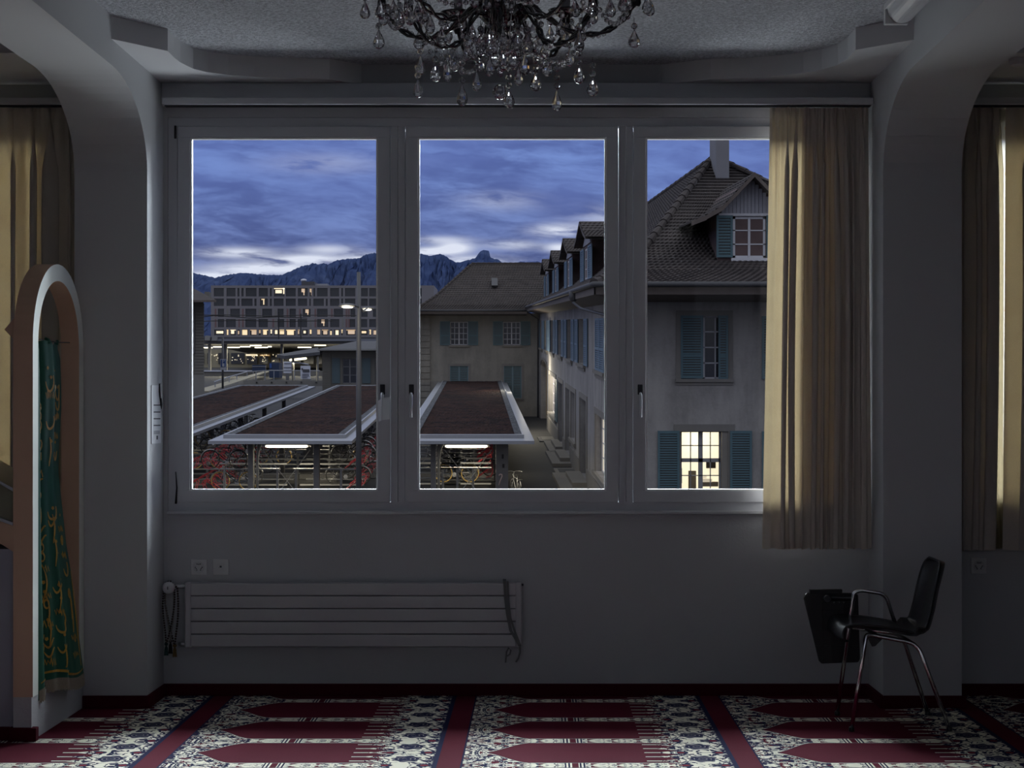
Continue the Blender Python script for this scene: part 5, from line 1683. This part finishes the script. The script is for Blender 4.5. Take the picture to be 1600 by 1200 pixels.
# platform and station hall
st_ = empty('station_platform', PW(420, 585, 250), 'lit station platform with dark canopy and fluorescent tubes', 'station platform')
YS = 250
pbox(MB(), 250, 579.5, 640, 640, YS-3, 60).build('platform_slab', M['platform'], st_)
pbox(MB(), 250, 578.6, 424, 580.6, YS-3.2, 1.2).build('platform_edge', M['sign_white'], st_)
pbox(MB(), 316, 526.5, 640, 537.5, YS, 50).build('canopy_roof', M['canopy'], st_)
pbox(MB(), 330, 529.6, 640, 533, YS-.4, .4).build('canopy_gutter', M['canopy_strip'], st_)
mb = MB()
for x0, x1 in ((320,328),(331,339)): pbox(mb, x0, 524.5, x1, 532, YS-.8, .6)
mb.build('canopy_frame', M['steel'], st_)
for x0, x1, y in ((318,331.5,543.3),(333,346,542),(354,374,542.8),(375,390.5,541.7),(390.5,408,540),(398,408.5,543),(409,418,542.8),(418.5,424,541.6),(465,486,542.7),(491,509,539.5)):
    pbox(MB(), x0, y-.8, x1, y+.8, YS+3, .3).build('light_tube', M['tube2'], st_)
for x0, x1 in ((325,329),(349.5,354.5),(438,442)): pbox(MB(), x0, 537, x1, 583 if x0 < 330 else 580, YS+1, .5).build('column', M['concrete'] if x0 < 330 else M['canopy'], st_)
for x in (350, 400, 470):
    p_ = PW(x, 545, YS+8); part_light('platform_lamp', p_, 9, 3, 2600, (1,.92,.66))
# train standing behind
tr = empty('train', PW(420, 578, 290), 'pale train with dark windows standing behind the platform columns', 'train')
pbox(MB(), 300, 545.5, 660, 578, 292, 3).build('carriage_body', M['station_wall'], tr)
xs_ = [304, 319,324,329,341,346,349,357,361,382,386,402,406,419,424,436,441,452,456,470,474,490,494,503]
for a, b in zip(xs_[::2], xs_[1::2]):
    wdw = pbox(MB(), a, 551.5, b, 568.5, 291.8, .3).build('carriage_window', M['train_glass'], tr)
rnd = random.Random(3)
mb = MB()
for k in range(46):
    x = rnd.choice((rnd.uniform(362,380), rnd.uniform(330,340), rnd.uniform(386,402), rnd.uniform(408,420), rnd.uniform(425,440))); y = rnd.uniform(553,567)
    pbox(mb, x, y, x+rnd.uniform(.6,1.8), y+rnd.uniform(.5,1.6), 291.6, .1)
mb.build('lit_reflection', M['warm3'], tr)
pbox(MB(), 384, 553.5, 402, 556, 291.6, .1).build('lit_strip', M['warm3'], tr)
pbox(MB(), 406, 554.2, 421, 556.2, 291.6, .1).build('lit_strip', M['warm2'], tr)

# small things in front of the platform
def thing1(mb, name, mat, label, cat, **k):
    return tag(mb.build(name, M[mat], **k), label, cat)
ps = empty('parking_sign', PW(349, 605, 150), 'blue parking sign on a thin pole at the left of the yard', 'sign')
MB().tube([PW(348, 607, 150), PW(348, 527, 150)], .085, 8).build('sign_pole', M['pole'], ps, smooth=True)
pl = pbox(MB(), 344.3, 561, 353.2, 577.6, 149.7, .06).build('sign_plate', M['sign_white'], ps)
pbox(MB(), 345, 561.8, 352.5, 573.4, 149.66, .03).build('blue_field', M['sign_blue'], ps)
def letters(txt, px, py, Y, size, mat, parent, depth=.01):
    cu = bpy.data.curves.new('lettering', 'FONT'); cu.body = txt; cu.size = size; cu.align_x = 'CENTER'; cu.align_y = 'CENTER'; cu.extrude = depth
    t = bpy.data.objects.new('lettering', cu); COL.objects.link(t)
    bpy.context.view_layer.update()
    me = bpy.data.meshes.new_from_object(t.evaluated_get(bpy.context.evaluated_depsgraph_get()))
    bpy.data.objects.remove(t)
    me.materials.clear(); me.materials.append(M[mat])
    o = bpy.data.objects.new('lettering', me); COL.objects.link(o)
    p = PW(px, py, Y)
    og = ORG.get(parent.name, (0,0,0)) if parent else (0,0,0)
    o.parent = parent
    o.location = (p[0]-og[0], p[1]-og[1], p[2]-og[2]); o.rotation_euler = (pi/2, 0, 0)
    return o
letters('P', 348.8, 564.8, 149.64, .42, 'sign_white', ps)
pbox(pbox(pbox(MB(), 347.2, 568.2, 350.6, 572.6, 149.63, .02), 347.2, 568.2, 350.6, 572.6, 149.63, .02), 346.9, 567.6, 350.9, 568.0, 149.63, .02).build('sign_symbol', M['sign_white'], ps)
bd = empty('ticket_booth', PW(432, 590, 232), 'tall dark blue booth standing before the platform', 'booth')
pbox(MB(), 420.5, 566.5, 436, 590, 232, 3).build('booth_body', M['blue_door'], bd)
pbox(MB(), 421.3, 568, 424.5, 575, 231.9, .1).build('booth_notice', M['sign_blue'], bd)
bb = empty('platform_board', PW(404, 580, 240), 'low dark blue board beside the blue booth', 'board')
pbox(MB(), 394, 570, 415, 580, 240, .4).build('board_panel', M['blue_door'], bb)
pbox(MB(), 394, 572.3, 415, 573.2, 239.9, .1).build('board_line', M['zinc'], bb)
pbox(pbox(MB(), 395, 580, 396, 592, 240, .3), 413, 580, 414, 592, 240, .3).build('board_leg', M['zinc'], bb)
p1 = empty('poster_board', PW(449, 590, 215), 'pale notice board to the left of the picture poster', 'poster')
pbox(MB(), 442.8, 565, 455.2, 583, 215, .15).build('panel', M['sign_white'], p1)
pbox(pbox(MB(), 444, 567, 454, 568, 214.9, .1), 443, 573.6, 455, 574.6, 214.9, .1).build('print', M['canopy_strip'], p1)
pbox(MB(), 446.5, 583, 451.5, 594, 215, .15).build('leg', M['pole'], p1)
p2 = empty('poster_board', PW(477, 598, 205), 'pale poster with dark picture standing before the low wall', 'poster')
pbox(MB(), 469.6, 571.5, 484.8, 592, 205, .15).build('panel', M['sign_white'], p2)
pbox(pbox(MB(), 473, 577, 483.5, 581.5, 204.9, .1), 471, 575, 473, 578, 204.9, .1).build('picture', M['canopy'], p2)
pbox(pbox(pbox(MB(), 472, 584, 483, 585, 204.9, .1), 472, 586.5, 483, 587.5, 204.9, .1), 472, 589, 480, 590, 204.9, .1).build('print', M['canopy_strip'], p2)
pbox(MB(), 472, 592, 485, 600, 205, 1.2).build('foot', M['concrete'], p2)
lw_ = pbox(MB(), 380, 594.5, 506, 603, 172, 1)
o = tag(lw_.build('low_wall', M['concrete']), 'low concrete wall before the kiosk and the posters', 'wall')
for k in range(6):
    pbox(MB(), 401+23.2*k-1, 596.4, 401+23.2*k+1, 598.6, 171.9, .1).build('drain_hole', M['rubber'], o)
# ramp with a pale kerb and a railing
mb = MB().quad(PW(300,612,160), PW(326,612,160), PW(422,580.3,246), PW(414,580,246))
tag(mb.build('ramp_kerb', M['sign_white'] if False else M['station_wall'], solid=.1), 'pale kerb of the ramp climbing to the platform', 'kerb')
rl_ = empty('railing', PW(370, 600, 180), 'thin metal railing along the ramp and the low wall', 'railing')
rp = [(334,597,170),(358,589,190),(386,581,215),(424,579,215),(500,579.5,215)]
MB().tube([PW(*q_) for q_ in rp], .06, 6).build('handrail', M['zinc'], rl_)
for x, y, Y_ in ((336,596.5,172),(358,589,190),(370,585.5,200),(386,581,215),(400,580,215),(414,580,215),(428,579.5,215),(460,579.5,215)):
    MB().tube([PW(x, y, Y_), PW(x, y+14, Y_)], .05, 5).build('railing_post', M['zinc'], rl_)

# small canopy roof left of the kiosk
cr = empty('shelter', PW(470, 590, 225), 'small dark shelter roof with a lit tube left of the kiosk', 'shelter')
a, b, c_, d_ = PW(432,556.5,220), PW(497,545,235), PW(500,552,222), PW(445,558.5,215)
MB().poly([a, b, c_, d_]).build('shelter_roof', M['kiosk_roof'], cr, solid=.35)
MB().tube([PW(453.5,562.6,222), PW(478,560,226)], .13, 6).build('light_tube', M['tube2'], cr)
MB().tube([PW(455,565,221), PW(482,569.5,214)], .08, 6).build('edge_rail', M['zinc'], cr)
for x in (458, 496): MB().tube([PW(x, 557, 222), PW(x, 600, 222)], .14, 8).build('shelter_post', M['concrete'], cr)
p_ = PW(470, 563, 222); part_light('shelter_lamp', (p_[0], p_[1], p_[2]-.3), 2, .5, 120, (1,.92,.66))

# kiosk with blue shutters
YK = 150
kk = empty('kiosk', PW(560, 606, YK), 'single storey kiosk with blue shutters behind the street lamp', 'kiosk')
TK = lambda px, d, py: (S(px, YK), YK-d, H(py, YK))
ku = lambda px: S(px, YK)
kh = lambda py: H(py, YK)
mb = MB(lambda a, d, h: (a, YK-d, h))
slab(mb, ku(504), ku(668), kh(625), kh(549), -.4, 0, [(ku(535), ku(557.5), kh(599), kh(560)), (ku(586), ku(606), kh(599), kh(560))]).build('kiosk_wall', M['kiosk'], kk)
mb = MB()
y = 551
while y < 612:
    pbox(mb, 503.6, y+.25, 517, y+3.1, YK-.09, .1); y += 3.4
mb.build('quoins', M['kiosk'], kk)
KF = Fr(kk, lambda a, d, h: (a, YK-d, h))
KF.win(ku(535), ku(557.5), kh(599), kh(560), 2, 3, d=-.2, frame='sash_grey'); KF.win(ku(586), ku(606), kh(599), kh(560), 2, 3, d=-.2, frame='sash_grey')
for x0, x1 in ((519,531.3),(566,579)):
    KF.shutter(ku(x0), ku(x1), kh(599), kh(559.5), d=.03, n=1, rail=0, mat='kiosk_shutter', slats=False)
pbox(MB(), 533, 556.5, 560, 560, YK-.06, .1).build('lintel', M['kiosk'], kk)
pbox(MB(), 496, 545.2, 668, 547.6, YK-1.2, 1.2).build('eave', M['sash_grey'], kk)
MB().poly([PW(496,545.4,YK-1.2), PW(668,545.4,YK-1.2), PW(668,533,YK+14), PW(556,533,YK+14)]).poly([PW(496,545.4,YK-1.2), PW(556,533,YK+14), PW(500,545,YK+26)]).build('kiosk_roof', M['kiosk_roof'], kk, fix=False)

# corner house at the far left
ch2 = empty('corner_house', PW(300, 605, 140), 'grey corner house with a low roof at the left edge of the left pane', 'house')
def wedge(x0, x1, y0, y1, Y0, Y1, xb, yb0, yb1):
    mb = MB()
    A = [PW(x0,y1,Y0), PW(x1,y1,Y0), PW(x1,y0,Y0), PW(x0,y0,Y0)]
    B = [PW(x0-20,yb1,Y1), PW(xb,yb1,Y1), PW(xb,yb0,Y1), PW(x0-20,yb0,Y1)]
    mb.poly(A); mb.poly(B)
    for i in range(4):
        j = (i+1) % 4; mb.poly([A[i], A[j], B[j], B[i]])
    return mb
wedge(240, 318, 472, 625, 140, 150, 316, 473, 620).build('corner_wall', M['kiosk'], ch2)
mb = MB(); y = 474
while y < 585:
    pbox(mb, 305, y+.3, 318.6, y+4.2, 139.9, .12); y += 4.6
mb.build('quoins', M['kiosk'], ch2)
wedge(240, 319.5, 585.5, 625, 139.5, 150, 317, 586, 620).build('plinth', M['concrete'], ch2)
pbox(MB(), 296, 478, 303.5, 552, 139.8, .3).build('shutter', M['hotel'], ch2)
wedge(240, 338, 468.8, 472.0, 136.5, 152, 332, 468, 470).build('eave', M['eave_wood'], ch2)
MB().poly([PW(240,468.8,136.5), PW(338,468.8,136.5), PW(300,449.5,152), PW(240,425,152)]).poly([PW(338,468.8,136.5), PW(332,468,152), PW(300,449.5,152)]).build('corner_roof', M['tile_far'], ch2, fix=False)
pbox(MB(), 319.5, 456, 326.5, 470, 148, 1.0).build('chimney', M['kiosk'], ch2)

# hotel block with a square concrete grid
YH = 480
ht = empty('hotel', PW(500, 540, YH), 'long concrete hotel block with a grid of windows, lowest row lit', 'hotel')
ROWS = [(450,463.2),(466.5,478),(482.4,495.2),(498.5,511.3),(514.8,523.8)]
R1 = [(228,308),(330,402),(418,435),(450,468),(485,572),(590,663),(680,695),(712,797),(808,888),(905,985),(1000,1015),(1030,1045),(1060,1145),(1165,1238),(1255,1270),(1285,1368),(1385,1400),(1415,1470),(1480,1550)]
R2 = [(228,308),(330,402),(420,435),(450,540),(555,572),(600,663),(680,695),(712,790),(808,888),(905,980),(998,1010),(1030,1115),(1130,1146),(1165,1240),(1255,1270),(1285,1368),(1415,1468),(1480,1550)]
R3 = [(260,310),(360,438),(482,570),(618,697),(742,790),(838,890),(945,1008),(1060,1145),(1195,1270),(1330,1368),(1415,1468),(1510,1550)]
R4 = [(260,310),(326,405),(482,570),(588,663),(742,795),(838,888),(905,980),(1060,1150),(1165,1240),(1320,1368),(1415,1465),(1480,1550)]
R5 = [(230,310),(330,345),(360,405),(420,438),(455,505),(520,572),(590,606),(622,666),(682,698),(712,748),(756,795),(810,885),(905,920),(940,985),(1000,1015),(1060,1085),(1098,1150),(1165,1180),(1198,1243),(1255,1268),(1295,1370),(1415,1468),(1480,1496),(1515,1550)]
cv = lambda X: 290+X/5.161
def ext(R): return [(cv(a), cv(b)) for a, b in R]+[(cv(b_)+262, cv(a_)+262) for a_, b_ in []]+[(cv(a)+258, cv(b)+258) for a, b in R if cv(b)+258 < 675 and cv(a)+258 > 592]
holes = []
for (y0, y1), R in zip(ROWS, (R1, R2, R3, R4, R5)):
    holes += [(S(a, YH), S(b, YH), H(y1, YH), H(y0, YH)) for a, b in ext(R)]
mb = MB(lambda a, d, h: (a, YH-d, h))
def slab2(mb, a0, a1, rows):
    z = H(560, YH)
    for (y0, y1), R in sorted(zip(ROWS, (R1, R2, R3, R4, R5)), key=lambda q: -q[0][0]):
        b, t = H(y1, YH), H(y0, YH)
        mb.box(a0, -.8, z, a1, 0, b)
        x = a0
        for p, q in sorted(ext(R)):
            p, q = S(p, YH), S(q, YH)
            if p > x: mb.box(x, -.8, b, p, 0, t)
            x = q
        mb.box(x, -.8, b, a1, 0, t); z = t
    mb.box(a0, -.8, z, a1, 0, H(446, YH))
slab2(mb, S(329.5, YH), S(678, YH), ROWS)
mb.build('concrete_grid', M['hotel'], ht)
MB().box(S(329.5,YH), YH+.8, H(560,YH), S(678,YH), YH+18, H(446,YH)).build('rear_body', M['hotel'], ht)
LIT = {(0,7):'warm3', (0,9):'warm2', (0,10):'warm2', (2,6):'warm2', (3,7):'warm2'}
rnd = random.Random(5)
for ri, ((y0, y1), R) in enumerate(zip(ROWS, (R1, R2, R3, R4, R5))):
    for k, (a, b) in enumerate(ext(R)):
        gm = 'hotel_glass'
        w_ = pbox(MB(), a, y0, b, y1, YH+.45, .1).build('window', M['hotel_glass'], ht)
        if (ri, k) in LIT:
            if (ri, k) == (0, 7):
                pbox(pbox(pbox(MB(), a, y0, b, y0+1.6, YH+.3, .1), b-2, y0, b, y1-4, YH+.3, .1), a+2.4, y0+3, b-4, y1-5, YH+.36, .05).build('lit_part', M['warm3'], w_)
            else:
                m_ = (a+b)/2
                pbox(pbox(MB(), m_-2, y0+1, m_+3, y0+6.5, YH+.3, .1), m_+1, y0+6, m_+2.5, y1-2, YH+.3, .1).build('lit_part', M[LIT[(ri, k)]], w_)
        elif ri == 1 and k == 5:
            pbox(pbox(MB(), a+2.2, y0+.5, a+7, y0+2, YH+.3, .1), a+5, y0+2, a+6.6, y1-2, YH+.3, .1).build('lit_part', M['warm1'], w_)
        elif ri == 4:
            q = rnd.choice(('warm1','warm2','warm3','warm1'))
            f0, f1 = rnd.uniform(0,.3), rnd.uniform(.6,1)
            mb = pbox(MB(), a+(b-a)*f0, y0+rnd.uniform(.3,2.5), a+(b-a)*f1, y1-rnd.uniform(.5,3.5), YH+.3, .1)
            if rnd.random() < .6: pbox(mb, a, y0+.3, b, y0+1.5, YH+.28, .1)
            mb.build('lit_part', M[q], w_)
    if ri in (2, 3):
        for k in range(16):
            x = cv((235,330,425,455,590,640,700,720,815,915,1000,1040,1172,1260,1290,1310)[k])
            if not any(a-.5 < x < b+2.5 for a, b in ext(R)):
                pbox(MB(), x, y0, x+2.6, y1, YH-.05, .1).build('facade_panel', M['salmon'] if k % 3 != 1 else M['concrete'], ht)
pbox(MB(), 471, 440, 491.5, 446.5, YH+5, 6).build('roof_plant', M['canopy'], ht)
MB().ball(PW(474.5, 438, YH+6), .8, 10, 6, (1,1,.5)).build('roof_vent', M['sign_white'], ht)
pbox(MB(), 491, 443.4, 512, 446.5, YH+6, 4).build('roof_duct', M['zinc'], ht)

# overhead line of the railway
ow = empty('overhead_line', PW(400, 520, 235), 'dark overhead railway wires strung before the hotel', 'overhead line')
for pts in (((300,497),(335,493),(390,497),(432,495),(480,497)), ((300,492.5),(360,492),(420,494),(470,492.5),(560,493)), ((318,502),(380,500),(430,502.5),(520,501))):
    MB().tube([PW(x, y, 235) for x, y in pts], .05, 4).build('wire', M['rubber'], ow)
MB().tube([PW(435.5, 530, 235), PW(435.5, 488, 235)], .07, 6).tube([PW(470, 530, 235), PW(470, 490, 235)], .07, 6).build('mast', M['rubber'], ow)

# mountains
RID = [(-900,400),(-700,392),(-520,405),(-340,398),(-160,412),(0,416),(90,420),(180,424),(240,421),(285,424),(301,426),(315,429),(335,434),(350,430.5),(365,428),(380,426),(395,427.5),(410,429),(425,429.5),(442.5,430),(450,425),(465,419),(471,416),(480,414.5),(490,411),(497,413),(507,411),(512,414),(522,408),(534,405),(542,404.5),(550,405),(560,404),(572,397.5),(585,395),(592,396),(600,393),(620,389),(640,391),(655,395.6),(664,398),(673,400),(688,396.4),(696,400),(704,406),(714,410),(722,409),(734,406),(744,402),(749,394),(752,391.4),(758,390.6),(764,393),(766.4,403),(778,405.6),(786,411.6),(806,411),(814,408),(824,410),(840,408.4),(850,411),(900,415),(980,420),(1100,424),(1250,430),(1500,420),(1750,426),(2000,415),(2300,424)]
def ridge(x):
    for (a, b), (c_, d_) in zip(RID, RID[1:]):
        if x <= c_: return b+(d_-b)*(x-a)/(c_-a)
    return RID[-1][1]
rnd = random.Random(9)
jit = [rnd.uniform(-.7, .7) for _ in range(1700)]
def mount(u, v):
    k = int(u*1500+.5)
    x = -900+3200*u
    Yr = 3400
    py = ridge(x)+jit[k]*(1.0 if x < 442 or x > 560 else 1.3)
    top = PW(x, py, Yr)
    # spurs run down towards the viewer
    sp_ = sin(x*.11)*.5+sin(x*.047+1)*.8+.4*sin(x*.23+2)
    Y_ = Yr-1500*v+(120*sp_*sin(pi*min(1, v*1.3)))+rnd.uniform(-18, 18)*(v > 0)
    X_ = top[0]*(1-.25*v)+rnd.uniform(-3, 3)*(v > 0)
    zb = EYE+KZ*1900-60
    Z_ = top[2]*(1-v)**1.25+zb*(1-(1-v)**1.25)
    return (X_, Y_, Z_)
o = MB().grid(mount, 1500, 24).build('mountains', M['mountain'], fix=False)
tag(o, 'haze-blue mountain range with a square topped peak', 'mountains', None, 'structure')
# ------------------------------------------------------------------ sky
w = bpy.data.worlds.new('dusk_sky'); scene.world = w; w.use_nodes = True
T = NT(w.node_tree)
for n_ in list(T.n): T.n.remove(n_)
out = T.node('ShaderNodeOutputWorld'); bg = T.node('ShaderNodeBackground')
T.l.new(bg.outputs[0], out.inputs[0])
d = T.coord('Generated')
X, Y, Z = T.sep(d)
Yc = Y.mx(.05)
A_, E_ = X/Yc, Z/Yc                       # horizontal and vertical angle as seen over the station
qx, qy = A_*3000.0, E_*3000.0
# wind-drawn cloud fibres, slightly slanted
wob = T.noise(T.comb(qx*.010, qy*.02, 3.3), 1, 4, .55)
v1 = T.comb(qx*.0062+qy*.010+wob*.5, qy*.022+wob*.7, 1.7)
n1 = T.noise(v1, 1.0, 6, .58, .4)
v2 = T.comb(qx*.012+qy*.012, qy*.055+wob*.9, 8.1)
n2 = T.noise(v2, 1.0, 5, .6, .3)
n3 = T.noise(T.comb(qx*.0035, qy*.009, 5.0), 1, 3, .5, .5)
up = T.step(150, 430, qy)
blue = T.mix(up, lin(112,126,176), lin(116,142,205))
dark = T.mix(up, lin(70,80,124), lin(86,104,165))
cl_ = T.step(.38, .64, n1*.62+n2*.38)
c = T.mix(cl_, dark, blue)
c = T.mix(T.step(.40, .68, n3)*.55, c, T.mix(up, lin(88,100,150), lin(100,120,184)))
# pale gaps near the skyline where the last light shows through
g = None
for (gx, gy, sx, sy, k) in ((-425,225,85,9,1.0),(-490,210,60,7,1.0),(-360,240,55,7,1.0),(-470,250,50,8,.75),(-330,255,40,7,.6),(-262,240,35,8,.9),(-170,252,38,6,1.0),(-130,258,26,8,1.0),(-105,236,55,8,1.0),(-150,270,40,6,.5),(28,285,36,9,.8),(34,258,22,7,.8),(-530,210,50,8,.8),(-40,262,40,7,.5),(-60,330,60,14,.22),(120,300,60,18,.4),(-330,390,90,16,.18)):
    ex = T.m('EXPONENT', -1.0*(((qx-gx)/sx)*((qx-gx)/sx)+((qy-gy)/sy)*((qy-gy)/sy)))*k
    g = ex if g is None else g+ex
g = g*T.step(.36, .60, n2*.75+n1*.25+.06)
c = T.mix(T.m('MINIMUM', g*1.25, 1.0), c, lin(222,228,244))
# high overcast: the part above the view is brighter, as on any overcast evening
hi = T.step(.14, .55, Z)
c = T.mix(hi, c, T.mix(n3, (SKY_HI*.86, SKY_HI*.93, SKY_HI*1.06), (SKY_HI*.98, SKY_HI*1.03, SKY_HI*1.12)))
back = T.step(.05, -.25, Y)*T.step(-.02, .05, Z)
c = T.mix(back*(1.0-hi), c, (.40,.42,.50))
below = T.step(.0, -.03, Z)
c = T.mix(below, c, (.03,.03,.035))
T.l.new(c.s, bg.inputs[0]); bg.inputs[1].default_value = 1.0

# ------------------------------------------------------------------ lamps
def area(name, loc, rot, sx, sy, power, col=(1,1,1), portal=False):
    L = bpy.data.lights.new(name, 'AREA'); L.shape = 'RECTANGLE'; L.size = sx; L.size_y = sy
    L.energy = power; L.color = col
    o = bpy.data.objects.new(name, L); COL.objects.link(o); o.location = loc; o.rotation_euler = rot
    if portal: L.cycles.is_portal = True
    return o
zmid = (WZ0+WZ1)/2
for x0, x1 in WX:
    area('window_portal', ((x0+x1)/2, WALL+.2, zmid), (-pi/2, 0, 0), x1-x0, WZ1-WZ0, 1, portal=True)
for x0, x1 in BW:
    area('back_window_portal', ((x0+x1)/2, RY0-.1, (bz0+bz1)/2), (pi/2, 0, 0), x1-x0, bz1-bz0, 1, portal=True)

# fill lamps added outside the wide window, out of view, to brighten the hall
FILL_COL = (.84,.93,1.0)
P_TOP, P_LOW, P_BACK = LP
x0, x1 = WX[0]
if P_TOP: area('fill_above_view', ((x0+x1)/2, 18.0, 6.25), (-pi/2+.40, 0, 0), 4.6, 4.2, P_TOP, FILL_COL)  # added lamp standing in for a brighter high sky
if P_LOW: area('fill_below_sill', ((x0+x1)/2, 13.6, 0.0), (-pi/2-.38, 0, 0), 2.6, 1.35, P_LOW, (.88,.95,1.0))  # added lamp lifting the ceiling brightness; the yard has no lamp here
# added lamps behind the camera, unseen, giving the crystal its highlights
for x in (-1.3, .1, 1.3):
    for y in (1.2, 3.4):
        area('sparkle_fill', (x, y, 3.30), (0.35, 0, 0), .22, 1.2, .6, (.95,.97,1.0))
for x0, x1 in BW:
    if P_BACK: area('back_window_daylight', ((x0+x1)/2, RY0-.12, 2.0), (pi/2, 0, 0), x1-x0, 2.2, P_BACK, FILL_COL)

vs = scene.view_settings
scene.display_settings.display_device = 'sRGB'
vs.view_transform = 'Standard'; vs.look = 'None'; vs.gamma = 1.0; vs.use_curve_mapping = False
vs.exposure = 0.0
c_ = scene.cycles
c_.max_bounces = 12; c_.diffuse_bounces = 5; c_.glossy_bounces = 5; c_.transmission_bounces = 10; c_.transparent_max_bounces = 24
c_.caustics_reflective = False; c_.caustics_refractive = False
c_.use_denoising = True
c_.adaptive_threshold = .018
c_.sample_clamp_indirect = 6.0
